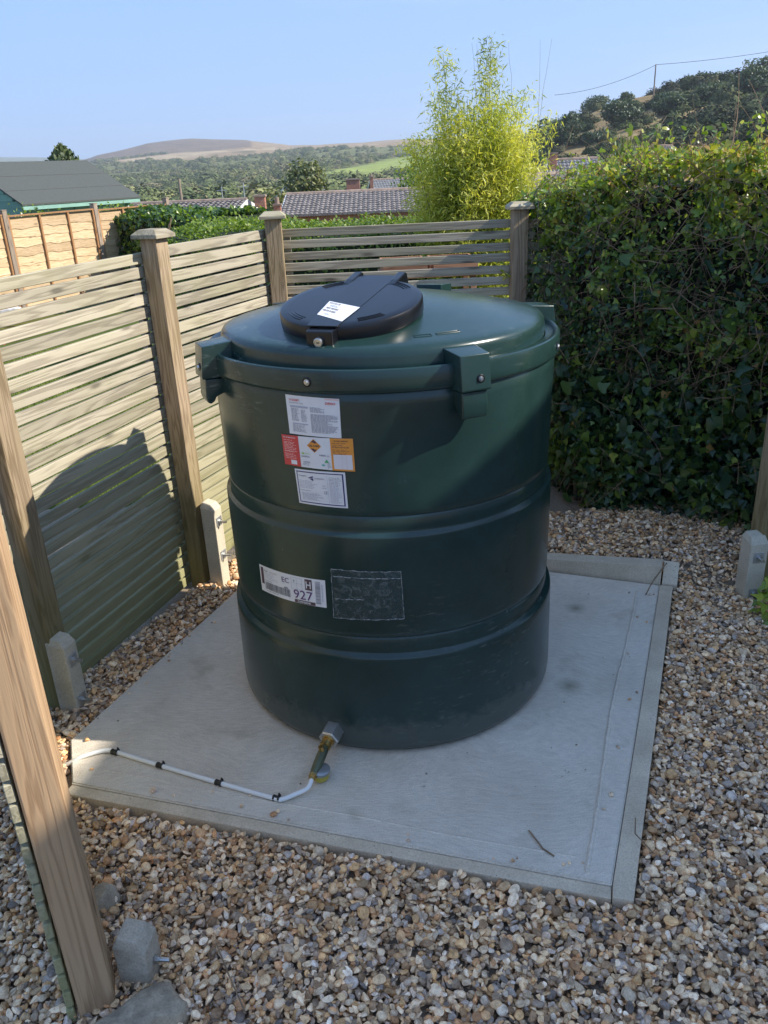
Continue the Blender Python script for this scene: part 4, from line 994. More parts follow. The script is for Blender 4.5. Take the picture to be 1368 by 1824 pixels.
    npmesh('gravel_bed', V, F, plain('gravel_fines', (0.26, 0.20, 0.14), .95, var=.4, scale=150, bmp=.6), kind='structure')
gravel()

# sticks and leaves lying about
def debris():
    def stick(pts, r, label):
        c = Vector(pts[0]); b = MB(); b.tube([Vector(p) - c for p in pts], r, 6); o = b.obj('dry_twig', M_twig, smooth=True, loc=c); tag(o, label, 'twig')
    stick([(0.338, 1.602, .004), (.352, 1.565, .006), (.362, 1.54, .004), (.385, 1.515, .004)], .0022, 'bent dry twig lying on the slab near its front right corner')
    stick([(1.02, 2.80, .004), (1.06, 2.845, .04), (1.13, 2.90, .09)], .0022, 'thin dry twig leaning on the raised back edging')
    stick([(-0.42, 1.30, .012), (-.38, 1.22, .02), (-.33, 1.13, .018)], .002, 'dark thin stalk lying on the gravel near the foreground post')
    stick([(0.62, 1.62, .012), (.60, 1.56, .02), (.63, 1.50, .012)], .0016, 'thin curled stalk at the right edging of the slab')
    r = random.Random(3); b = MB()
    for _ in range(46):
        u, v = r.random(), r.random(); x = -0.3 + 1.25 * u; y = 1.75 + 1.1 * v
        if not in_poly(x, y, SLAB) or math.hypot(x - .02, y - 2.455) < .55: continue
        s = r.uniform(.002, .0045); a = r.uniform(0, 6)
        b.add([(x + s * math.cos(a + k), y + s * .7 * math.sin(a + k), .002 + .002 * (k % 2)) for k in (0, 1.3, 2.8, 4.4)], [(0, 1, 2, 3)])
    tag(b.obj('leaf_litter', M_twig, kind='stuff'), 'dark specks of leaf litter on the slab')
debris()

# ------------------------------------------------------------------ foliage helpers
def leaf_cards(P, Nn, size, tone, shape='oval', droop=0.0, rs_=rs):
    """many small separate leaves: P (n,3) base points, Nn (n,3) leaf normals"""
    n = len(P); Nn = Nn / (np.linalg.norm(Nn, axis=1, keepdims=True) + 1e-9)
    t = rs_.normal(size=(n, 3)); t[:, 2] -= droop; t -= (t * Nn).sum(1, keepdims=True) * Nn; t /= (np.linalg.norm(t, axis=1, keepdims=True) + 1e-9); s = np.cross(Nn, t)
    if shape == 'ivy':
        o = [(0, 0, 0), (.10, .42, .03), (.30, .50, -.03), (.48, .24, .02), (1.0, 0, -.10), (.48, -.24, .02), (.30, -.50, -.03), (.10, -.42, .03), (.42, 0, .07)]
        f = [(0, 1, 2, 8), (8, 2, 3, 8), (8, 3, 4, 5), (0, 8, 6, 7), (8, 5, 6, 8)]
        f = [(0, 1, 8), (1, 2, 8), (2, 3, 8), (3, 4, 8), (4, 5, 8), (5, 6, 8), (6, 7, 8), (7, 0, 8)]
    elif shape == 'holly':
        o = [(0, 0, 0), (.2, .2, .05), (.3, .10, 0), (.5, .25, .06), (.6, .12, 0), (.78, .17, .04), (1, 0, -.04), (.78, -.17, .04), (.6, -.12, 0), (.5, -.25, .06), (.3, -.10, 0), (.2, -.2, .05)]
        f = [(0, 1, 2), (0, 2, 10), (0, 10, 11), (2, 3, 4), (2, 4, 8), (2, 8, 10), (10, 8, 9), (4, 5, 6), (4, 6, 8), (8, 6, 7)]
    elif shape == 'blade':
        o = [(0, 0, 0), (.4, .085, .02), (1, 0, -.12), (.4, -.085, .02)]; f = [(0, 1, 3), (1, 2, 3)]
    else:
        o = [(0, 0, 0), (.35, .26, .05), (.75, .20, .0), (1, 0, -.08), (.75, -.20, 0), (.35, -.26, .05)]; f = [(0, 1, 5), (1, 2, 4), (1, 4, 5), (2, 3, 4)]
    o = np.array(o); f = np.array(f); m = len(o)
    size = np.asarray(size).reshape(-1, 1, 1) if np.ndim(size) else size
    V = P[:, None, :] + size * (o[None, :, 0:1] * t[:, None] + o[None, :, 1:2] * s[:, None] + o[None, :, 2:3] * Nn[:, None])
    F = (np.arange(n)[:, None, None] * m + f[None]).reshape(-1, 3)
    return V.reshape(-1, 3), F, np.repeat(tone, m)

# ------------------------------------------------------------------ ivy hedge on the right
HP = [(0.72, 4.35), (0.80, 3.75), (0.92, 3.52), (1.20, 3.40), (1.50, 3.16), (1.80, 2.72), (1.98, 2.42)]
def hedge():
    root = thing('ivy_hedge', 'tall tangled ivy and bramble hedge, dark below and sunlit on top', 'hedge', (1.5, 3.2, 0))
    inv = Matrix.Translation((-1.5, -3.2, 0))
    seg = [(Vector(HP[i]), Vector(HP[i + 1])) for i in range(len(HP) - 1)]; Ls = [(b - a).length for a, b in seg]; T = sum(Ls)
    from mathutils import noise as mn
    def face(s):
        for (a, b), l in zip(seg, Ls):
            if s <= l: return a.lerp(b, s / l), (b - a).normalized()
            s -= l
        return seg[-1][1], (seg[-1][1] - seg[-1][0]).normalized()
    def topz(x, y): return float(np.interp(x, [0.7, 0.85, 1.0, 1.2, 1.6, 2.2, 2.6], [1.42, 1.50, 1.56, 1.60, 1.64, 1.60, 1.6]))
    def sample(n, dmin, dmax, topfrac, seed):
        r = random.Random(seed); P = []; Q = []; D = []
        while len(P) < n:
            s = r.uniform(0, T); s = s if r.random() < .25 else r.uniform(0, T * .92)
            p, d = face(s); nin = Vector((-d.y, d.x)); nin = nin if nin.x * (1) + nin.y > 0 else -nin      # into the hedge
            z = 0
            if r.random() < topfrac:
                dep = r.uniform(0, .75); x, y = p + nin * dep; z = topz(x, y) - abs(r.gauss(0, .05)); nrm = Vector((0, 0, 1)); D.append(0)
            else:
                tz = topz(p.x, p.y); z = r.uniform(-.02, tz + .01); dep = r.uniform(dmin, dmax) ** 1.0
                bulge = .10 * mn.noise(Vector((s * 2.2, z * 2.4, seed * 0))) + .05 * mn.noise(Vector((s * 7, z * 7, 3)))
                bulge -= .13 * max(0, z / tz - .75)   # rounds back at the top
                under = .10 * max(0, .25 - z) / .25
                x, y = p + nin * (dep - bulge + under); nrm = Vector((-nin.x, -nin.y, .25)); D.append(dep)
            P.append((x, y, z)); Q.append(tuple(nrm))
        return np.array(P), np.array(Q), np.array(D)
    # near-black filler core, its colour stands for the shade inside the hedge
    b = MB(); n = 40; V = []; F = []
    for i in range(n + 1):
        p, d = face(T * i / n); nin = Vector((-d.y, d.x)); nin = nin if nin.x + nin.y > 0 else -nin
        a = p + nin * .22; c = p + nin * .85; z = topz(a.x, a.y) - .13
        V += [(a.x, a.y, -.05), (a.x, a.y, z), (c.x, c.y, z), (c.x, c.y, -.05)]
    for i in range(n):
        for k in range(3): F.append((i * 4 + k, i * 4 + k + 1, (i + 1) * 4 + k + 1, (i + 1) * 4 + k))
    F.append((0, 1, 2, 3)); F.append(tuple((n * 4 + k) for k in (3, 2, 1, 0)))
    core = mk('dark_filler', [tuple(inv @ Vector(v)) for v in V], F, plain('hedge_shade', (0.012, 0.014, 0.008), .95, var=.5, scale=30, bmp=.5), root)
    def emit(name, P, Q, size, tone, shape, mat, droop, kind='stuff', jit=.8):
        Q = Q + rs.normal(size=Q.shape) * jit; V, F, tt = leaf_cards(P, Q, size, tone, shape, droop)
        return npmesh(name, V - np.array([1.5, 3.2, 0]), F, mat, root, True if shape in ('oval', 'ivy') else False, kind, tt)
    n = 23000; P, Q, D = sample(n, 0.0, .20, .16, 1)
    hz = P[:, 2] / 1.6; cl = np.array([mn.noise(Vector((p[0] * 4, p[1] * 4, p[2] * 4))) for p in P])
    tone = np.clip(.31 + .34 * cl + .62 * np.clip(hz - .5, 0, 1) + rs.normal(size=n) * .13, .02, .86); tone[rs.rand(n) < .012] = 1.0  # tone rises with height: the sunlit top is put into the leaf colour
    keep = ~((cl < .10) & (hz > .45) & (rs.rand(n) < .85))         # twiggy bare places high up
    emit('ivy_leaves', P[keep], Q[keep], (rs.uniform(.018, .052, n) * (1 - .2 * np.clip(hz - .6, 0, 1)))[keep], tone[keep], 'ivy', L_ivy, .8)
    n = 21000; P, Q, D = sample(n, -.05, .10, .34, 2)
    hz = P[:, 2] / 1.6; k = hz > .45; emit('bramble_leaves', P[k], Q[k], rs.uniform(.013, .030, n)[k], np.clip(.34 + .46 * np.clip((hz - .72) / .28, 0, 1) + rs.normal(size=n) * .17, .1, .97)[k], 'oval', L_ivy, .3, jit=1.1)  # brighter tones near the top, sunlight put into the colour
    n = 900; P, Q, D = sample(n, -.01, .10, .02, 3); emit('holly_leaves', P, Q, rs.uniform(.04, .075, n), np.clip(.12 + rs.normal(size=n) * .08, 0, .4), 'holly', L_ivy, .4)
    # loose shoots standing out of the top and face
    rq = random.Random(77); SPn = MB(); LP, LQ = [], []
    Ps, Qs, Ds = sample(170, -.04, .03, .75, 13)
    for p, q in zip(Ps, Qs):
        if p[2] < .9: continue
        d = (Vector(q) + Vector((rq.gauss(0, .5), rq.gauss(0, .4), rq.uniform(.2, 1.0)))).normalized(); L_ = rq.uniform(.05, .17); c = Vector(p)
        SPn.tube([inv @ c, inv @ (c + d * L_ * .5), inv @ (c + d * L_ + Vector((0, 0, -.01)))], [.0014, .0011, .0007], 4, cap=False)
        for _ in range(int(L_ / .016)):
            t_ = rq.uniform(.1, 1); LP.append(tuple(c + d * L_ * t_)); LQ.append((rq.gauss(0, 1), rq.gauss(0, 1), rq.gauss(.4, 1)))
    SPn.obj('shoots', M_twig, root, kind='stuff')
    emit('shoot_leaves', np.array(LP), np.array(LQ), rs.uniform(.018, .036, len(LP)), rs.uniform(.5, .9, len(LP)), 'oval', L_ivy, .2, jit=.2)
    # large pickable leaves at the lower right and centre
    rr = random.Random(9); protos = []
    for q in range(4):
        V, F, tt = leaf_cards(np.zeros((1, 3)), np.array([[0, 0, 1.0]]), 1.0, np.array([.10 + .10 * q]), 'ivy' if q % 2 else 'oval', 0)
        Bv = Matrix.Rotation(0, 3, 'Z'); o = npmesh('leaf', V, F, L_ivy, None, True, None, tt); COL.objects.unlink(o); protos.append(o)
    P, Q, D = sample(140, -.06, .02, .0, 4)
    for p, q in zip(P, Q):
        if p[2] < .04 or p[2] > 1.3: continue
        qd = (Vector(q) + Vector((rr.gauss(0, .5), rr.gauss(0, .5), rr.gauss(.2, .4)))).to_track_quat('Z', 'Y').to_euler()
        sz = rr.uniform(.05, .08); share(protos[rr.randrange(4)], 'leaf', root, tuple(Vector(p) - Vector((1.5, 3.2, 0))), qd, (sz,) * 3)
    # twigs and stems
    b = MB(); r = random.Random(12)
    P, Q, D = sample(4200, -.05, .09, .16, 6)
    for p, q in zip(P, Q):
        if r.random() > (.14 if p[2] < .7 else 1.0) * (1.0 if p[0] > 1.05 else .6): continue
        d = Vector((r.gauss(0, 1), r.gauss(0, 1), r.gauss(.1, .8))); d -= Vector(q) * d.dot(Vector(q)) * .6; d.normalize(); L = r.uniform(.05, .24); c = Vector(p); pts = []
        bd = Vector((r.gauss(0, 1), r.gauss(0, 1), r.gauss(0, 1))) * .25
        for k in range(5): t = k / 4; pts.append(inv @ (c + d * L * t + bd * L * t * t))
        rad = r.choice([.0010, .0013, .0016, .0024]); b.tube(pts, [rad * (1 - .15 * k) for k in range(5)], 4, cap=False)
    for _ in range(60):   # thicker stems
        p = P[r.randrange(len(P))]; 
        d = Vector((r.uniform(-1, 1), r.uniform(.0, .2), r.uniform(-.5, .2))).normalized(); L = r.uniform(.12, .3); c = Vector(p) 
        if p[2] < .9 or p[2] > 1.5 or p[0] < 1.15: continue
        b.tube([inv @ (c + d * L * t + Vector((0, 0, .04 * math.sin(t * 5)))) for t in np.linspace(0, 1, 7)], [.006, .0058, .0055, .005, .0045, .004, .003], 6)
    b.obj('twigs', M_twig, root, kind='stuff')
    b = MB()
    for s in np.linspace(.35, T * .9, 11):
        p, d = face(s); nin = Vector((-d.y, d.x)); nin = nin if nin.x + nin.y > 0 else -nin; c = p + nin * .16
        b.tube([inv @ Vector((c.x + .05 * math.sin(k * 1.3 + s * 5), c.y + .03 * math.cos(k * 2 + s), -.05 + .28 * k)) for k in range(6)], [.016, .014, .012, .010, .008, .006], 7)
    b.obj('stems', M_bark, root, smooth=True)
hedge()

# small plant by the right spur
def weed():
    root = thing('leafy_weed', 'bright green leafy weed in the gravel below the right-hand spur', 'weed', (1.46, 2.62, -.03)); n = 60
    a = rs.uniform(0, 2 * PI, n); r = rs.uniform(.0, .11, n); P = np.stack([r * np.cos(a), r * np.sin(a), rs.uniform(.02, .14, n)], 1)
    V, F, tt = leaf_cards(P, np.stack([rs.normal(size=n) * .4, rs.normal(size=n) * .4 - .2, np.ones(n)], 1), rs.uniform(.03, .055, n), rs.uniform(.5, .8, n), 'ivy', .2); npmesh('leaves', V, F, L_ivy, root, True, 'stuff', tt)
    b = MB()
    for k in range(14): b.tube([(0, 0, 0), tuple(P[k] * .6 + np.array([0, 0, .01])), tuple(P[k])], .0015, 4)
    b.obj('stalks', M_twig, root, kind='stuff')
weed()

# ------------------------------------------------------------------ clipped hedges behind
def block_hedge(name, label, pts, width, ztop, zbot, n, size, mat, tones, shape='oval', coremat=None, group=None):
    """hedge along a polyline"""
    c = Vector((*pts[0], zbot)); root = thing(name, label, 'hedge', c); pts = [Vector(p) for p in pts]
    from mathutils import noise as mn
    segs = [(pts[i], pts[i + 1]) for i in range(len(pts) - 1)]; P = []; Q = []; T = []; r = random.Random(len(label)); tot = sum((b - a).length for a, b in segs)
    while len(P) < n:
        s = r.uniform(0, tot)
        for a, b in segs:
            l = (b - a).length
            if s <= l: break
            s -= l
        p = a.lerp(b, min(1, s / l)); d = (b - a).normalized(); nn = Vector((-d.y, d.x)); w = width / 2
        q = r.random()
        if q < .5: o = r.uniform(-w, w); z = ztop - (abs(o) / w) ** 3 * .12; nm = (0, 0, 1)
        else: sg = -1 if q < .8 else 1; o = sg * w; z = r.uniform(zbot, ztop - .08); nm = (nn.x * sg, nn.y * sg, .3)
        bl = .07 * mn.noise(Vector((p.x * 1.7, p.y * 1.7, z * 3 + o))) + r.gauss(0, .025)
        x = p.x + nn.x * o + nm[0] * bl; y = p.y + nn.y * o + nm[1] * bl; z = z + nm[2] * bl
        P.append((x, y, z)); Q.append(nm); T.append(tones[0] + (tones[1] - tones[0]) * r.random() + .15 * mn.noise(Vector((x, y, z)) * 2))
    P = np.array(P); Q = np.array(Q) + rs.normal(size=(n, 3)) * .8
    V, F, tt = leaf_cards(P - np.array(c), Q, rs.uniform(.7, 1.3, n) * size, np.clip(np.array(T), 0, 1), shape, .1); npmesh('foliage', V, F, mat, root, False, 'stuff', tt)
    b = MB()
    for a, e in segs:
        d = (e - a).normalized(); nn = Vector((-d.y, d.x)); w = width / 2 - .07
        V = [Vector((*(q + nn * o), z)) - c for q in (a, e) for z in (zbot, ztop - .08) for o in (-w, w)]
        b.add(V, [(0, 1, 3, 2), (4, 6, 7, 5), (0, 4, 5, 1), (2, 3, 7, 6), (0, 2, 6, 4), (1, 5, 7, 3)])
    b.obj('dark_filler', coremat or plain('hedge_core', (0.02, 0.03, 0.01), .95, var=.5, scale=20), root)  # near-black filler box, colour stands for the shade between the leaves
    return root
block_hedge('clipped_hedge', 'long clipped yellow-green hedge behind the back slatted fence', [(-1.55, 8.5), (-1.0, 7.6), (1.4, 7.35)], 1.2, 1.165, -.2, 22000, .035, L_hedge, (.25, 1.0))
block_hedge('ivy_clad_hedge', 'dark ivy-clad hedge at the end of the larch lap fence', [(-4.15, 15.2), (-3.0, 14.0), (-1.9, 12.8)], 1.3, 1.12, -.4, 9000, .075, L_ivy, (.12, .6), 'ivy')

# leaning canes
for i, (dx, top) in enumerate(((0, (.34, .0, 1.08)), (.05, (.24, .05, 1.0)), (-.06, (.28, .1, .94)))):
    b = MB(); b.tube([(0, 0, 0), (top[0] * .5, top[1], top[2] * .5), top], [.013, .012, .010], 7)
    tag(b.obj('bean_pole', M_twig, smooth=True, loc=(-3.02 + dx, 11.6, .03)), ['tallest brown cane leaning on the dark ivy hedge', 'right-hand brown cane leaning on the dark ivy hedge', 'short brown cane leaning on the dark ivy hedge'][i], 'garden cane', 'canes leaning on the hedge')

# ------------------------------------------------------------------ bamboo
def bamboo():
    c = Vector((0.84, 6.7, -.15)); root = thing('bamboo_clump', 'tall feathery yellow-green bamboo clump behind the back right fence post', 'bamboo', c)
    r = random.Random(21); cul = MB(); P = []; T = []
    for k in range(92):
        a = r.uniform(0, 2 * PI); rad = r.uniform(0, .18); bx, by = rad * math.cos(a), rad * math.sin(a)
        h = r.uniform(1.55, 2.28)
        if k == 0: bx, by, h = 0.03, 0, 2.58
        if k == 1: bx, by, h = -.13, 0, 2.50
        if k == 2: bx, by, h = .0, 0, 2.45
        spread = r.uniform(.06, .44) if k > 2 else .06; ox, oy = math.cos(a) * spread, math.sin(a) * spread * .8
        if k == 1: ox, oy = -.13, 0
        if k == 0: ox, oy = .06, 0
        pts = [Vector((bx + ox * t ** 1.4, by + oy * t ** 1.4, h * t - (.0 if k < 3 else .10 * spread) * t ** 3)) for t in np.linspace(0, 1, 8)]
        cul.tube(pts, [.008 - .0009 * i for i in range(8)], 5)
        nl = 1000 if k > 2 else 1700
        for _ in range(nl):
            t = r.uniform(.2, 1.0) ** .85; i = min(6, int(t * 7)); p = pts[i].lerp(pts[i + 1], t * 7 - i)
            s = (.15 * (1 - t) + .05) if k > 2 else (.16 * (1 - t) + .045)
            P.append((p.x + r.gauss(0, s), p.y + r.gauss(0, s), p.z + r.gauss(0, .035))); q_ = P[-1]; T.append(min(1, max(0, .06 + .35 * t + 1.1 * min(.55, math.hypot(q_[0], q_[1])) + r.gauss(0, .16) + .20 * math.sin(q_[0] * 13 + 1) * math.sin(q_[2] * 9))))  # dark interior and bright outer leaves: shade and highlights put into the tone
    P = np.array(P); n = len(P); Q = rs.normal(size=(n, 3)); Q[:, 2] += .4
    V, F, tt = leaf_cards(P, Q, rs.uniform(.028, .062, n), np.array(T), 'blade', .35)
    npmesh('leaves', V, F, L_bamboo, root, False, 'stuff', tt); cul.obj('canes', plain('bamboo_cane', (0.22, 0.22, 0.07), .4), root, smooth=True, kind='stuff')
    b = MB()
    for _ in range(7):    # bare shoots above the crown
        x = r.uniform(-.1, .55); lx = r.uniform(-.02, .05); yy = r.uniform(-.1, .1); pts = [Vector((x + lx * k + .006 * r.uniform(-1, 1), yy, 1.9 + .11 * k)) for k in range(7)]; b.tube(pts, [.0014, .0013, .0012, .0011, .001, .0009, .0008], 4)
    b.obj('bare_shoots', M_twig, root, kind='stuff')
bamboo()

# ------------------------------------------------------------------ trees
def tree(name, label, x, y, z, h, rx, ry, n, size, mat, seed, group=None, tones=(.1, .9), trunkfrac=.25, clumps=14, cone=False, cat='tree'):
    root = thing(name, label, cat, (x, y, z), 0, group); r = random.Random(seed); P = []; T = []; Q = []
    cb = h * trunkfrac; ch = h - cb
    if cone:
        for _ in range(n):
            t = r.random() ** .7; a = r.uniform(0, 2 * PI); rad = rx * (1 - t) ** .8 * (.75 + .3 * math.sin(a * 5 + t * 19)) * r.uniform(.75, 1.05)
            P.append((rad * math.cos(a), rad * math.sin(a), cb * .3 + (h - cb * .3) * t)); Q.append((math.cos(a), math.sin(a), .4)); T.append(r.uniform(*tones))
    else:
        cl = []
        for k in range(clumps):
            a = r.uniform(0, 2 * PI); u = r.uniform(-.75, .95); w = math.sqrt(max(0, 1 - u * u)) * r.uniform(.35, .8)
            cl.append((Vector((rx * w * math.cos(a), ry * w * math.sin(a), cb + ch * (.5 + .42 * u))), r.uniform(.32, .5), r.gauss(0, .12)))
        cl.append((Vector((0, 0, cb + ch * .5)), .72, 0))
        for _ in range(n):
            c, s, tn = cl[r.randrange(len(cl))]; d = Vector((r.gauss(0, 1), r.gauss(0, 1), r.gauss(0, 1))).normalized() * (r.uniform(.6, 1.05))
            P.append((c.x + d.x * rx * s, c.y + d.y * ry * s, c.z + d.z * ch * .5 * s)); Q.append(tuple(d)); T.append(min(1, max(0, r.uniform(*tones) + tn)))
    P = np.array(P); Q = np.array(Q) + rs.normal(size=(n, 3)) * .6
    V, F, tt = leaf_cards(P, Q, rs.uniform(.7, 1.4, n) * size, np.array(T), 'oval', .1); npmesh('crown', V, F, mat, root, False, 'stuff', tt)
    b = MB(); b.tube([(0, 0, -.3), (h * .01, 0, cb * .6), (0, h * .01, h * .55), (0, 0, h * .9)], [h * .03, h * .024, h * .016, h * .004], 7)
    for k in range(5):
        a = k * 1.26; z0 = h * (.3 + .09 * k); b.tube([(0, 0, z0), (rx * .45 * math.cos(a), ry * .45 * math.sin(a), z0 + h * .12)], [h * .010, h * .004], 5)
    b.obj('trunk', M_bark, root, smooth=True)
    return root
tree('conifer', 'dark leaning conifer top rising behind the shed roof', -10.3, 30, -2.3, 4.98, 3.3, 3.0, 12000, .17, L_con, 2, cone=True)
tree('conifer', 'low spreading conifer shoulder left of the dark conifer top', -11.3, 30.5, -2.3, 4.35, 1.5, 1.4, 2500, .15, L_con, 4, cone=True)
tree('round_tree', 'olive green round tree behind the long tiled roof', -4.3, 60, -5.5, 7.4, 2.1, 2.1, 3600, .26, L_mid, 3)
tree('round_tree', 'loose olive bush tree just behind the brick chimneys', -6.3, 58, -5.5, 6.0, 2.0, 2.0, 2600, .26, L_mid, 8)
tree('round_tree', 'low olive tree left of the chimneys behind the tiled roofs', -9.0, 62, -6, 6.4, 2.6, 2.2, 2600, .28, L_mid, 9, tones=(0, .6))
tree('round_tree', 'bright green tree just left of the bamboo', 2.75, 50, -5, 6.75, 1.7, 1.7, 3200, .22, L_hedge, 5)
tree('round_tree', 'yellow-green tree at the right end of the shed roof', -15.2, 46, -4, 5.1, 1.3, 1.3, 1600, .25, L_hedge, 6, tones=(0, .6))
tree('round_tree', 'russet and olive bush between the shed roof and tiled roof', -13.5, 44, -4, 4.9, 1.5, 1.3, 1400, .22, L_mid, 7)
hills = [(43.0, 150, 10.4, 3.6, 'large dark tree on the hillside left of the pole', L_dark), (33.2, 148, 8.4, 3.0, 'dark tree on the hill just right of the bamboo', L_dark), (37.4, 146, 5.6, 3.2, 'low dark scrub tree between two hill trees', L_dark),
         (54.6, 158, 11.3, 4.4, 'broad dark tree on the hill below the pole', L_dark), (50.8, 150, 10.6, 2.8, 'round dark tree at the foot of the pole', L_dark), (59.4, 152, 12.4, 4.4, 'broad dark tree on the right-hand hill crest', L_dark), (65.5, 150, 14.2, 4.6, 'tall dark tree at the right edge of the hill', L_dark),
         (60.5, 138, 9.2, 3.8, 'olive tree below the right hill crest', L_mid), (66.5, 136, 9.6, 4.2, 'olive tree at the right frame edge on the hill', L_mid), (54.5, 132, 6.8, 2.8, 'low olive scrub tree on the hillside', L_mid), (47.4, 160, 8.2, 1.8, 'small olive bush on the dry hillside grass', L_mid),
         (49.5, 193, 13.9, 3.4, 'small wind-bent tree on the skyline right of the bamboo', L_dark), (55.5, 193, 14.4, 2.2, 'small bush on the skyline left of the pole', L_dark), (73, 150, 14.5, 5.0, 'dark tree beyond the right edge of the hill', L_dark), (66.0, 176, 16.0, 4.6, 'dark scrub tree just under the hill crest', L_dark), (77.0, 174, 18.0, 5.6, 'dark tree crowning the right hill crest', L_dark)]
for i, (x, y, top, rx, lab, mt) in enumerate(hills):
    zg = g1(x, y) - .4; tree('hill_tree', lab, x, y, zg, max(2.0, top - zg), rx, rx * .9, 3200, .36, mt, 30 + i, 'trees on the right-hand hill', trunkfrac=.06, clumps=18)

# cordyline
def cordyline():
    c = Vector((2.62, 9.0, -.25)); root = thing('cordyline', 'spiky palm-like plant showing above the ivy hedge', 'spiky plant', c); r = random.Random(2)
    b = MB(); b.tube([(0, 0, 0), (.02, 0, .8), (0, 0, 1.62)], [.06, .05, .045], 8); b.obj('trunk', M_bark, root, smooth=True)
    V = []; F = []; T = []
    for k in range(330):
        a = r.uniform(0, 2 * PI); el = r.uniform(-.3, 1.5); L = r.uniform(.38, .52); d = Vector((math.cos(a) * math.cos(el), math.sin(a) * math.cos(el), math.sin(el))); s = d.cross(Vector((0, 0, 1))).normalized() if abs(d.z) < .99 else Vector((1, 0, 0)); tn = r.random(); n0 = len(V)
        for q in range(5):
            t = q / 4; p = Vector((0, 0, 1.60)) + d * L * t + Vector((0, 0, -.12 * t * t * math.cos(el))); w = .017 * (1 - t) ** .6 + .0008
            V += [tuple(p - s * w), tuple(p + s * w)]; T += [tn, tn]
        for q in range(4): F.append((n0 + 2 * q, n0 + 2 * q + 1, n0 + 2 * q + 3, n0 + 2 * q + 2))
    mk('blades', V, F, L_cord, root, kind='stuff', attr=T)
cordyline()

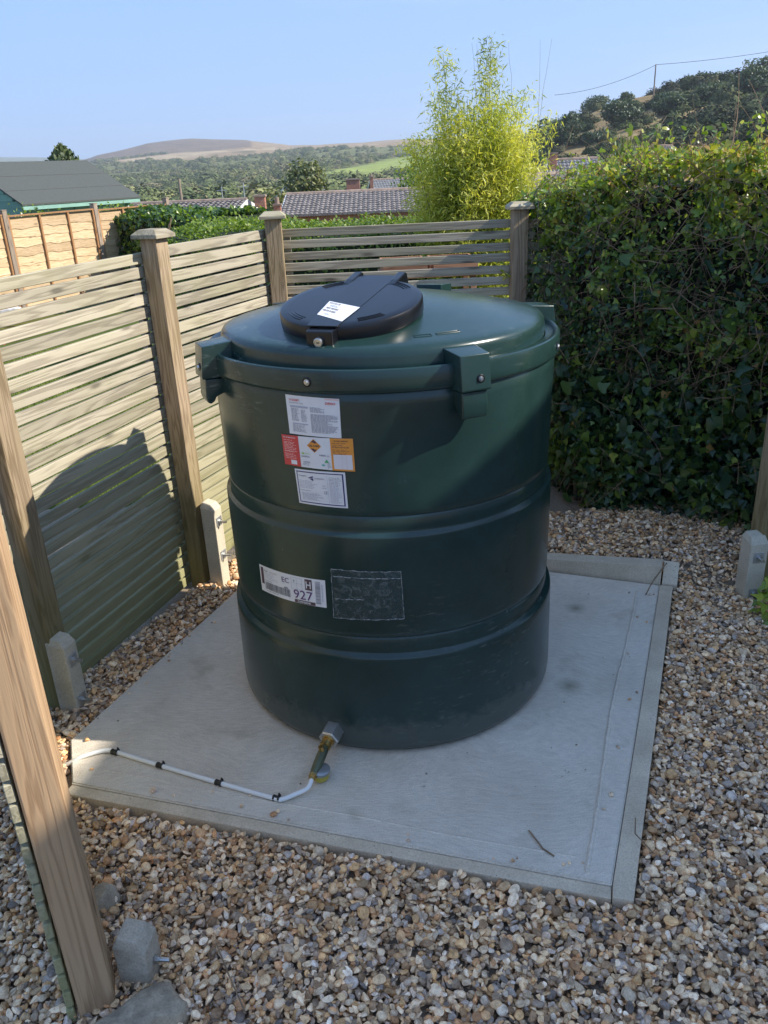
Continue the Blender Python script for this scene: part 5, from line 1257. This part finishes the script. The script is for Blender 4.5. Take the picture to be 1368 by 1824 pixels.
# scrub woodland on the far valley side
def scrub():
    m, t, b = newmat('scrub_leaf'); oi = N(t, 'ShaderNodeObjectInfo'); tc = N(t, 'ShaderNodeTexCoord')
    r = ramp(t, [(0.0, (0.10, 0.13, 0.06)), (0.35, (0.14, 0.17, 0.07)), (0.6, (0.17, 0.195, 0.08)), (0.8, (0.21, 0.19, 0.11)), (1.0, (0.26, 0.27, 0.11))]); lk(t, oi.outputs['Random'], r.inputs[0])
    n = noise(t, tc.outputs['Object'], 4, 4, .7); r2 = ramp(t, [(0.35, (0.55,) * 3), (0.65, (1.3,) * 3)]); lk(t, n.outputs[0], r2.inputs[0])
    lk(t, mixc(t, 1.0, r.outputs[0], r2.outputs[0], 'MULTIPLY'), b.inputs['Base Color']); b.inputs['Roughness'].default_value = .9; b.inputs['Specular IOR Level'].default_value = .1
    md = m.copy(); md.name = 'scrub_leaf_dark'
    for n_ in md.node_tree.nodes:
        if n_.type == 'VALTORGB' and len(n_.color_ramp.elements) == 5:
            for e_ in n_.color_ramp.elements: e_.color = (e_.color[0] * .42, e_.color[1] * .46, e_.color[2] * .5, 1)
    protos = []
    for q in range(12):
        r_ = random.Random(q); P = []; Q = []
        for _ in range(420):
            d = Vector((r_.gauss(0, 1), r_.gauss(0, 1), abs(r_.gauss(0, 1)))).normalized(); k = 1 + .25 * math.sin(d.x * 5 + q) * math.sin(d.y * 4 + 2 * q) + .12 * math.sin(d.z * 9)
            P.append(tuple(d * k * r_.uniform(.88, 1.03))); Q.append(tuple(d))
        V, F, tt = leaf_cards(np.array(P), np.array(Q) + rs.normal(size=(420, 3)) * .28, rs.uniform(.16, .30, 420), np.zeros(420), 'oval', 0)
        bm = bmesh.new(); bmesh.ops.create_icosphere(bm, subdivisions=2, radius=.86)
        for v in bm.verts: d = v.co.normalized(); v.co = d * .82 * (1 + .25 * math.sin(d.x * 5 + q) * math.sin(d.y * 4 + 2 * q))
        me = bpy.data.meshes.new('bush'); bm.to_mesh(me); bm.free(); V0 = np.array([v.co for v in me.vertices]); F0 = np.array([tuple(p.vertices) for p in me.polygons])
        o = npmesh('bush', np.concatenate([V0, V]), np.concatenate([F0, F + len(V0)]), m if q < 6 else md); COL.objects.unlink(o); protos.append(o)
    r = random.Random(8); P, R, S, I = [], [], [], []
    def addb(a, rad, s, hh=.8, dk=0):
        x, y = rad * math.sin(a), rad * math.cos(a); P.append((x, y, g1(x, y) - .1 * s)); R.append((0, 0, r.uniform(0, 6))); S.append((s, s * r.uniform(.8, 1.2), s * hh * r.uniform(.7, 1.2))); I.append(r.randrange(6) + (6 if dk else 0))
    lo, hi = az_of(90), az_of(1000); tries = 0
    while len(P) < 3300 and tries < 60000:
        tries += 1; a = r.uniform(lo, hi); rad = r.uniform(150, 990)
        if r.random() > (rad / 990) ** .6: continue
        gx = (a - az_of(520)) / (az_of(760) - az_of(520))
        if gx > 0 and 320 < rad < 345 + 330 * min(gx, 3): continue
        n_ = math.sin(rad * .02 + a * 13) * math.cos(rad * .013 - a * 21)
        if rad > 560 and a > az_of(560) and r.random() < .82: continue
        if rad > 700 and n_ > .1 and r.random() < .8: continue
        addb(a, rad, r.uniform(1.6, 3.6) * (1 + (400 - rad) / 900 if rad < 400 else 1) * (1.5 if r.random() < .1 else 1), .8)
    for _ in range(160):      # field hedges near the skyline hill and a few on the crest
        a = r.uniform(az_of(150), az_of(300)); addb(a, 1290 + 12 * math.sin(a * 40) + r.uniform(-6, 6), r.uniform(3, 5), .7)
    for _ in range(70):
        a = r.uniform(az_of(140), az_of(210)); addb(a, r.uniform(1000, 1250), r.uniform(3, 6), .7)
    for _ in range(60):
        a = r.uniform(az_of(600), az_of(1000)); addb(a, 700 + r.uniform(-12, 12), r.uniform(2, 4), .6)
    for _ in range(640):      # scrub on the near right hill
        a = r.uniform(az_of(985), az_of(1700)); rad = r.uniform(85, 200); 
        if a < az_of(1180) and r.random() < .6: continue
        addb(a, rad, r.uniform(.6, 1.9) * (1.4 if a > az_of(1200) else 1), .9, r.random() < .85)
    tag(instancer('scrub_woodland', P, R, S, I, protos), 'mixed scrub and small trees covering the far valley side')
scrub()

# lawn grass seen through the slats
def grass():
    protos = []; m = leafmat('grass_blade', [(0.07, 0.12, 0.02), (0.16, 0.22, 0.04), (0.30, 0.33, 0.08)], .6, .3)
    for q in range(5):
        n = 26; P = np.stack([rs.uniform(-.04, .04, n), rs.uniform(-.04, .04, n), np.zeros(n)], 1); V = []; F = []; T = []
        for p in P:
            a = rs.uniform(0, 6); l = rs.uniform(.03, .06); dx, dy = rs.normal(size=2) * .012; k = len(V); w = .0022
            V += [(p[0] - w * math.cos(a), p[1] - w * math.sin(a), 0), (p[0] + w * math.cos(a), p[1] + w * math.sin(a), 0), (p[0] + dx, p[1] + dy, l)]; F.append((k, k + 1, k + 2)); T += [rs.uniform()] * 3
        o = npmesh('tuft', np.array(V), np.array(F), m, None, False, None, T); COL.objects.unlink(o); protos.append(o)
    P, R, S, I = [], [], [], []; r = random.Random(4)
    while len(P) < 16000:
        x = r.uniform(-6, 1.6); y = r.uniform(2.2, 9)
        dl = (x + 1.135) * FN.x + (y - 2.24) * FN.y
        if not (dl > .1 or y > 4.12): continue
        if x < -.35 - .62 * y - .6: continue
        if r.random() > 6 / (1 + y * 1.2): continue
        P.append((x, y, 0)); R.append((0, 0, r.uniform(0, 6))); S.append((1.3, 1.3, r.uniform(.6, 1.3))); I.append(r.randrange(5))
    P = np.array(P); P[:, 2] = ground(P[:, 0], P[:, 1]) - .003
    tag(instancer('lawn_grass', P, R, S, I, protos), 'rough green lawn grass beyond the slatted fence')
grass()

# ------------------------------------------------------------------ larch lap fence on the left
def lap_fence():
    A = Vector((-6.35, 10.1)); B = Vector((-4.30, 14.35)); d = (B - A).normalized(); L = 1.72; rz = math.atan2(d.y, d.x)
    names = ['leftmost larch lap panel, half outside the frame', 'larch lap panel in front of the left end of the shed', 'middle larch lap panel with wavy honey-coloured boards', 'right-hand larch lap panel with a paler top, below the shed eaves']
    z0 = -.22; Hh = 1.42; start = -1.05
    r = random.Random(5)
    for k in range(4):
        s = start + k * (L + .09); p = A + d * s; root = thing('lap_fence', names[k], 'fence panel', (p.x, p.y, z0 - .02 * k), rz, 'larch lap panels')
        for i in range(11):
            zb = i * .128; hgt = .152; V = []; F = []; nseg = 14; ph = r.uniform(0, 6)
            for q in range(nseg + 1):
                x = L * q / nseg; e = .012 * math.sin(q * 1.1 + ph) + .008 * math.sin(q * 2.7 + ph * 2) + .004 * r.uniform(-1, 1)
                V += [(x, -.016 + .002 * math.sin(q + ph), zb + e), (x, -.004, zb + hgt), (x, .004, zb + hgt), (x, -.006, zb + e)]
            for q in range(nseg):
                for c in range(4): F.append((q * 4 + c, (q + 1) * 4 + c, (q + 1) * 4 + (c + 1) % 4, q * 4 + (c + 1) % 4))
            mk('lap_board', V, F, M_larch, root)
        for x in (.0, .58, 1.15, L - .03):
            b = MB(); b.box(x, x + .032, -.045, -.019, 0, Hh + .02); b.obj('batten', M_batten, root, bevel=.002, seg=1)
        b = MB(); b.box(0, L, -.05, .02, Hh + .022, Hh + .045); b.obj('capping', M_batten, root, bevel=.002, seg=1)
        b = MB(); p2 = A + d * (s + L + .045); r2 = thing('lap_fence_post', ['grey post between the two leftmost larch lap panels', 'grey post left of the middle larch lap panel', 'grey post right of the middle larch lap panel', 'grey post at the hedge end of the larch lap fence'][k], 'fence post', (p2.x, p2.y, z0), rz)
        b.box(-.04, .04, -.06, .03, -.2, Hh + .07); b.obj('shaft', M_greypost, r2, bevel=.004, seg=1)
        b = MB(); b.box(-.045, .045, -.065, .035, Hh + .072, Hh + .085); b.obj('post_top', M_greypost, r2, bevel=.003, seg=1)
lap_fence()

# shed
def shed():
    Aa = Vector((-6.62, 16.6, 1.20)); Bb = Vector((-5.15, 18.9, 1.22)); d = (Bb - Aa); L = d.length + .1; rz = math.atan2(d.y, d.x)
    root = thing('garden_shed', 'pale teal timber shed with a grey felt roof behind the larch lap fence', 'shed', (Aa.x, Aa.y, -.27), rz)
    W2 = 1.45; eh = 1.58; rh = 2.30      # half width, eaves, ridge
    X0 = -0.2
    for i in range(12):
        z = i * .132; b = MB(); b.add([(.06, .12, z), (L - .06, .12, z), (L - .06, .135, z + .134), (.06, .135, z + .134), (.06, .15, z), (L - .06, .15, z), (L - .06, .15, z + .134), (.06, .15, z + .134)], [(0, 1, 2, 3), (5, 4, 7, 6), (0, 4, 5, 1), (3, 2, 6, 7), (0, 3, 7, 4), (1, 5, 6, 2)])
        b.obj('wall_board', M_teal, root)
    for i in range(17):
        z = i * .132
        hw = W2 - .13 if z < eh - .13 else max(.05, (W2 - .13) * (rh - z - .1) / (rh - eh + .03))
        for xx in (.06, L - .09):
            b = MB(); b.box(xx, xx + .03, W2 + .001 - hw, W2 + hw, z, z + .128); b.obj('gable_board', M_teal, root)
    b = MB(); b.box(.08, L - .08, 2 * W2 - .15, 2 * W2 - .12, 0, eh - .06); b.obj('back_wall', M_teal, root)
    for k in range(3):
        t0, t1 = k / 3, (k + 1) / 3
        for sgn in (0, 1):
            b = MB(); e = -.10
            def pt(t, x, lift):
                y = e + (W2 - e) * t; y = y if not sgn else 2 * W2 - y
                return (x, y, eh - .06 + (rh - eh + .06) * t + lift)
            l = .012 + .004 * k
            V = [pt(t0 - (.03 if k else 0), -.08, l), pt(t0 - (.03 if k else 0), L + .06, l), pt(t1, L + .06, l), pt(t1, -.08, l)] + [pt(t0, -.08, -.02), pt(t0, L + .06, -.02), pt(t1, L + .06, -.02), pt(t1, -.08, -.02)]
            b.add(V, [(0, 1, 2, 3), (7, 6, 5, 4), (0, 4, 5, 1), (2, 6, 7, 3), (1, 5, 6, 2), (0, 3, 7, 4)]); b.obj('roof_felt_strip', M_felt, root)
    b = MB(); b.box(-.06, L + .04, -.085, -.065, eh - .16, eh - .055); b.obj('fascia', M_teal, root, bevel=.003, seg=1)
    for xx in (.10, L * .45, L - .16):
        b = MB(); b.box(xx, xx + .05, .096, .118, 0, eh - .05); b.obj('corner_trim', M_teal, root, bevel=.003, seg=1)
shed()
def creeper():
    for (x, y, z, n, s, lab) in ((-6.15, 15.6, 1.03, 240, .14, 'green leafy shoot poking above the lap fence by the shed corner'), (-4.95, 16.5, 1.02, 160, .12, 'climbing shoot at the right end of the shed eaves')):
        root = thing('creeper', lab, 'climbing plant', (x, y, z)); P = rs.normal(size=(n, 3)) * np.array([s * 1.5, s, s * .7]); V, F, tt = leaf_cards(P, rs.normal(size=(n, 3)), rs.uniform(.04, .08, n), rs.uniform(.4, .8, n), 'oval', 0)
        npmesh('leaves', V, F, L_ivy, root, False, 'stuff', tt); b = MB(); b.tube([(0, 0, -1.1), (.03, 0, -.4), (0, 0, .05)], .012, 5); b.obj('stem', M_bark, root)
creeper()

# ------------------------------------------------------------------ distant houses
M_tile = plain('roof_tile', (0.20, 0.175, 0.16), .85, var=.35, scale=3.0, bmp=.2)
M_tile2 = plain('roof_tile_grey', (0.17, 0.17, 0.17), .85, var=.25, scale=2.0, bmp=.2)
M_ridge = plain('ridge_tile', (0.30, 0.22, 0.17), .85, var=.3, scale=4)
def brick_mat():
    m, t, b = newmat('red_brick'); tc = N(t, 'ShaderNodeTexCoord'); br = N(t, 'ShaderNodeTexBrick'); br.inputs['Scale'].default_value = 4.4
    mp = N(t, 'ShaderNodeMapping'); mp.inputs['Rotation'].default_value = (PI / 2, 0, 0); lk(t, tc.outputs['Object'], mp.inputs[0]); lk(t, mp.outputs[0], br.inputs['Vector'])
    br.inputs['Color1'].default_value = (0.42, 0.15, 0.09, 1); br.inputs['Color2'].default_value = (0.32, 0.11, 0.065, 1); br.inputs['Mortar'].default_value = (0.4, 0.36, 0.3, 1)
    lk(t, br.outputs[0], b.inputs['Base Color']); b.inputs['Roughness'].default_value = .9; return m
M_brick = brick_mat()
def house(label, x, y, rz, L, Wd, zr, ze, zb, ntx, nty, mat, chims=(), gable=False, windows=True, name='bungalow'):
    """ridge along local x, near eave at local -y; x,y is the middle of the near wall"""
    root = thing(name, label, 'house', (x, y, zb), rz); ez, rz_ = ze - zb, zr - zb
    b = MB(); h = L / 2 - .25; w0, w1 = .3, Wd - .3
    V = [(-h, w0, 0), (h, w0, 0), (h, w1, 0), (-h, w1, 0), (-h, w0, ez), (h, w0, ez), (h, w1, ez), (-h, w1, ez), (-h, Wd / 2, rz_ - .18), (h, Wd / 2, rz_ - .18)]
    b.add(V, [(0, 1, 5, 4), (2, 3, 7, 6), (1, 2, 6, 9, 5), (3, 0, 4, 8, 7), (4, 5, 9, 8), (6, 7, 8, 9)]); b.obj('wall', M_brick, root)
    # roof underlay and courses of tiles
    b = MB(); sl = math.hypot(Wd / 2, rz_ - ez)
    for s in (0, 1):
        yy = (lambda q: q) if not s else (lambda q: Wd - q)
        b.add([(-L / 2, yy(0), ez - .05), (L / 2, yy(0), ez - .05), (L / 2, yy(Wd / 2), rz_ - .04), (-L / 2, yy(Wd / 2), rz_ - .04)], [(0, 1, 2, 3)])
    rf = b.obj('roof', mat, root)
    T = MB(); r = random.Random(int(x * 7 + 99)); dx = L / ntx
    for s in (0,):
        for j in range(nty):
            t0, t1 = j / nty, (j + 1.25) / nty; t1 = min(t1, 1.0)
            for i in range(ntx):
                xa = -L / 2 + i * dx; lf = .03 + r.uniform(0, .02)
                def p(t, xx, up): return (xx, Wd / 2 * t, ez - .05 + (rz_ - ez) * t + up)
                V = [p(t0, xa + .02 * dx, lf + .05), p(t0, xa + dx * .5, lf + .085), p(t0, xa + dx * .96, lf + .05), p(t1, xa + .02 * dx, lf), p(t1, xa + dx * .5, lf + .035), p(t1, xa + dx * .96, lf), p(t0, xa + .02 * dx, 0), p(t0, xa + dx * .96, 0)]
                T.add(V, [(0, 1, 4, 3), (1, 2, 5, 4), (6, 7, 2, 1, 0)])
    T.obj('roof_tiles', mat, rf, kind='stuff')
    b = MB(); b.tube([(-L / 2, Wd / 2, rz_), (L / 2, Wd / 2, rz_)], .11, 8); b.obj('ridge', M_ridge, rf, smooth=True)
    for s in (-1, 1):
        b = MB()
        for yy0, yy1 in ((0, Wd / 2), (Wd, Wd / 2)):
            xs = s * L / 2; V = [(xs - .03, yy0, ez - .24), (xs + .05, yy0, ez - .24), (xs + .05, yy0, ez - .02), (xs - .03, yy0, ez - .02), (xs - .03, yy1, rz_ - .20), (xs + .05, yy1, rz_ - .20), (xs + .05, yy1, rz_ + .02), (xs - .03, yy1, rz_ + .02)]
            b.add(V, [(0, 1, 2, 3), (7, 6, 5, 4), (0, 4, 5, 1), (1, 5, 6, 2), (2, 6, 7, 3), (3, 7, 4, 0)])
        b.obj('bargeboard', M_white, root)
    if windows:
        for k in (-.3, .25):
            b = MB(); b.box(k * L - .7, k * L + .7, w0 - .05, w0 + .02, ez - 1.5, ez - .4); f = b.obj('window', M_white, root, bevel=.01, seg=1)
            b = MB(); b.box(k * L - .6, k * L + .6, w0 - .06, w0 - .052, ez - 1.4, ez - .5); b.obj('pane', M_glass, f)
    for (cx, cy, cw, cz0, cz1, pots) in chims:
        b = MB(); b.box(cx - cw / 2, cx + cw / 2, cy - cw * .4, cy + cw * .4, cz0 - zb, cz1 - zb); c = b.obj('chimney', M_brick, rf, bevel=.01, seg=1)
        b = MB(); b.box(cx - cw / 2 - .04, cx + cw / 2 + .04, cy - cw * .4 - .04, cy + cw * .4 + .04, cz1 - zb, cz1 - zb + .08)
        for q in range(pots): b.tube([(cx + (q - (pots - 1) / 2) * .3, cy, cz1 - zb), (cx + (q - (pots - 1) / 2) * .3, cy, cz1 - zb + .32)], [.12, .10], 8)
        b.obj('chimney_top', M_ridge, rf, smooth=True)
    return root
# long roof across the middle
house('long low bungalow roof of grey-brown tiles behind the clipped hedge', -0.15, 38.6, -.02, 7.9, 7.0, 0.62, -0.18, -2.9, 36, 10, M_tile, chims=((2.35 - .15 + .2, 9.0, .9, -1, 1.05, 1),) * 0)
house('tiled bungalow with a white-edged brick gable left of the long roof', -8.66, 34.7, -.15, 6.4, 4.6, .62, .15, -2.9, 30, 8, M_tile)
def chimney(label, x, y, z0, z1, w, pot=1):
    root = thing('chimney_stack', label, 'chimney', (x, y, z0)); b = MB(); b.box(-w / 2, w / 2, -w / 2, w / 2, 0, z1 - z0); b.obj('stack', M_brick, root, bevel=.01, seg=1)
    b = MB(); b.box(-w / 2 - .04, w / 2 + .04, -w / 2 - .04, w / 2 + .04, z1 - z0 + .002, z1 - z0 + .08); b.obj('crown', M_ridge, root)
    for q in range(pot):
        b = MB(); b.tube([(0 + .22 * q, 0, z1 - z0 + .08), (0 + .22 * q, 0, z1 - z0 + .34)], [.10, .09], 10); b.obj('pot', M_ridge, root, smooth=True)
    return root
chimney('red brick chimney right of the white-edged gable', -4.62, 36.6, -3, .72, .44, 0)
chimney('slim brick chimney with a pot beside the long roof', -3.98, 37.2, -3, .32, .30, 1)
chimney('orange brick chimney above the ridge of the long roof', -0.95, 52, -4, 1.05, .8, 0)
house('grey slate roof far behind the long bungalow roof', 3.1, 88, .12, 5.2, 7, .55, -.7, -5, 18, 6, M_tile2)
house('small pale gabled roof far behind the round olive tree', -3.6, 78, 1.2, 4.2, 5.0, 1.0, -.6, -5, 12, 6, M_tile2)
chimney('dark chimney on the far slate roof', .25, 86, -4, .85, .35, 1)
house('grey roofed house right of the bamboo, below the hill', 11.15, 46.5, -.12, 2.9, 6.4, 1.62, .5, -2, 14, 7, M_tile2)
chimney('brick chimney on the grey roof right of the bamboo', 10.2, 48.6, -1, 1.95, .42, 0)
house('grey roof peeping over the ivy hedge', 16.6, 50, -.05, 3.2, 6.4, 2.12, 1.25, -1, 14, 7, M_tile2)
house('tiled roof end low beside the bamboo', 9.3, 38.5, .35, 3.4, 6.0, 1.02, .1, -2, 14, 7, M_tile)

# poles and wire
def pole(name, label, x, y, z0, z1, r, cat, mat=M_greypost, arm=0):
    root = thing(name, label, cat, (x, y, z0)); b = MB(); b.tube([(0, 0, 0), (0, 0, z1 - z0)], [r, r * .7], 8); b.obj('shaft', mat, root, smooth=True)
    if arm: b = MB(); b.tube([(-arm, 0, z1 - z0 - .25), (arm, 0, z1 - z0 - .25)], r * .4, 5); b.obj('crossarm', mat, root)
    return root
pole('power_pole', 'wooden power pole on the hillside skyline carrying a wire', 54.3, 170, 9.5, 17.3, .16, 'power pole')
pole('telegraph_pole', 'leaning grey telegraph pole among the valley trees', -9.95, 46, -4, 1.55, .10, 'telegraph pole')
pole('street_lamp', 'thin pale lamp post in the valley left of the gable', -9.8, 58, -5, .95, .05, 'lamp post', M_galv, .35)
pole('street_lamp', 'thin pale lamp post in the valley above the gable roof', -8.05, 56, -5, 1.15, .05, 'lamp post', M_galv, .35)
def wire(a, c, b_, name, label):
    a, b_ = Vector(a), Vector(b_); b = MB(); n = 24; b.tube([(a.lerp(b_, k / n) - Vector((0, 0, c * 4 * (k / n) * (1 - k / n)))) - a for k in range(n + 1)], .045, 4)
    tag(b.obj(name, M_clip, loc=a), label, 'wire')
wire((54.3, 170, 17.2), .9, (36.0, 172, 13.1), 'overhead_wire', 'overhead wire sloping down left from the hillside pole')
wire((54.3, 170, 17.25), .5, (84.0, 165, 19.4), 'overhead_wire', 'overhead wire running right from the hillside pole')

# planter table beyond the back fence
def planter():
    root = thing('planter_table', 'low timber planter table with square pockets beyond the back fence', 'planter', (.39, 6.0, -.1), .05)
    for sx in (-1, 1):
        for sy in (-1, 1):
            x0, x1 = (.02, .33) if sx > 0 else (-.33, -.02); y0, y1 = (.02, .20) if sy > 0 else (-.20, -.02)
            b = MB()
            for q in ((x0, x1, y0, y0 + .015), (x0, x1, y1 - .015, y1), (x0, x0 + .015, y0 + .015, y1 - .015), (x1 - .015, x1, y0 + .015, y1 - .015)): b.box(*q, 1.02, 1.10)
            f = b.obj('pocket', M_plant, root); b = MB(); b.box(x0 + .016, x1 - .016, y0 + .016, y1 - .016, 1.03, 1.07); b.obj('soil', M_dark, f)
    b = MB(); b.box(-.345, .345, -.215, .215, .99, 1.018); b.obj('tray', M_plant, root, bevel=.003, seg=1)
    for sx in (-1, 1):
        for sy in (-1, 1): b = MB(); b.box(sx * .30 - .02, sx * .30 + .02, sy * .17 - .02, sy * .17 + .02, 0, .988); b.obj('leg', M_plant, root, bevel=.003, seg=1)
planter()
# red plastic toy-like tray and a pale bag on the grass at the left
b = MB(); V = [(-.22, -.14, 0), (.22, -.14, 0), (.22, .14, 0), (-.22, .14, 0), (-.16, -.09, .14), (.12, -.09, .16), (.12, .09, .16), (-.16, .09, .14)]
b.add(V, [(3, 2, 1, 0), (4, 5, 6, 7), (0, 1, 5, 4), (1, 2, 6, 5), (2, 3, 7, 6), (3, 0, 4, 7)]); tag(b.obj('red_tub', M_redplastic, bevel=.02, seg=3, smooth=True, loc=(-4.55, 9.6, -.16), rz=.3), 'red plastic tub on the grass behind the left slatted fence', 'plastic tub')
rb = rock(-4.95, 11.3, -.02, (.22, .12, .12), 8, 'crumpled pale bag at the foot of the lap fence'); rb.name = 'crumpled_bag'; rb['category'] = 'bag'; rb.data.materials[0] = M_white

# ------------------------------------------------------------------ unseen outbuilding on the right, inferred from its shadow, shaped to cast it
def shade_house():
    root = thing('rendered_outbuilding', 'pale rendered outbuilding outside the frame on the right, shading the yard', 'outbuilding', (4.0, 0.0, 0))
    M_render = plain('pale_render', (0.74, 0.71, 0.65), .9, var=.06, scale=3)  # pale finish picked to bounce more light into the yard
    ye, yb, z0 = 2.34, -2.2, -.1
    b = MB(); V = []
    for x in (0, 4.0): V += [(x, ye - .1, z0), (x, yb, z0), (x, yb, 3.12), (x, 1.1, 3.66), (x, ye - .1, 3.46)]
    b.add(V, [(0, 1, 2, 3, 4), (9, 8, 7, 6, 5), (0, 4, 9, 5), (1, 6, 7, 2)]); b.obj('wall', M_render, root)
    b = MB(); t = .10
    for y0, z0, y1, z1 in ((ye, 3.575, 1.1, 3.80), (yb - .1, 3.28, 1.1, 3.80)):
        b.add([(-.06, y0, z0 - t), (4.1, y0, z0 - t), (4.1, y1, z1 - t), (-.06, y1, z1 - t), (-.06, y0, z0), (4.1, y0, z0), (4.1, y1, z1), (-.06, y1, z1)], [(3, 2, 1, 0), (4, 5, 6, 7), (0, 1, 5, 4), (1, 2, 6, 5), (2, 3, 7, 6), (3, 0, 4, 7)])
    rf = b.obj('roof', M_tile, root)
    b = MB(); b.box(.04, .5, .10, .84, 3.6, 4.14); b.obj('chimney', M_brick, rf, bevel=.01, seg=1)  # chimney added for its shadow over the front post and foreground
    b = MB(); b.box(-.03, .02, .6, 1.4, 1.0, 2.0); f = b.obj('window', M_white, root, bevel=.01, seg=1); b = MB(); b.box(-.04, -.032, .68, 1.32, 1.08, 1.92); b.obj('pane', M_glass, f)
shade_house()

# ------------------------------------------------------------------ haze
b = MB(); b.box(-2600, 2600, -300, 3400, -80, 160)
hz = b.obj('haze', [], kind='stuff'); hm = bpy.data.materials.new('haze_air'); hm.use_nodes = True; ht = hm.node_tree; ht.nodes.clear()
ho = ht.nodes.new('ShaderNodeOutputMaterial'); hv = ht.nodes.new('ShaderNodeVolumePrincipled'); hv.inputs['Density'].default_value = 0.00030; hv.inputs['Color'].default_value = (0.86, 0.92, 1.0, 1); hv.inputs['Anisotropy'].default_value = 0.2
ht.links.new(hv.outputs[0], ho.inputs['Volume']); hz.data.materials.append(hm); tag(hz, 'thin blue haze over the valley')
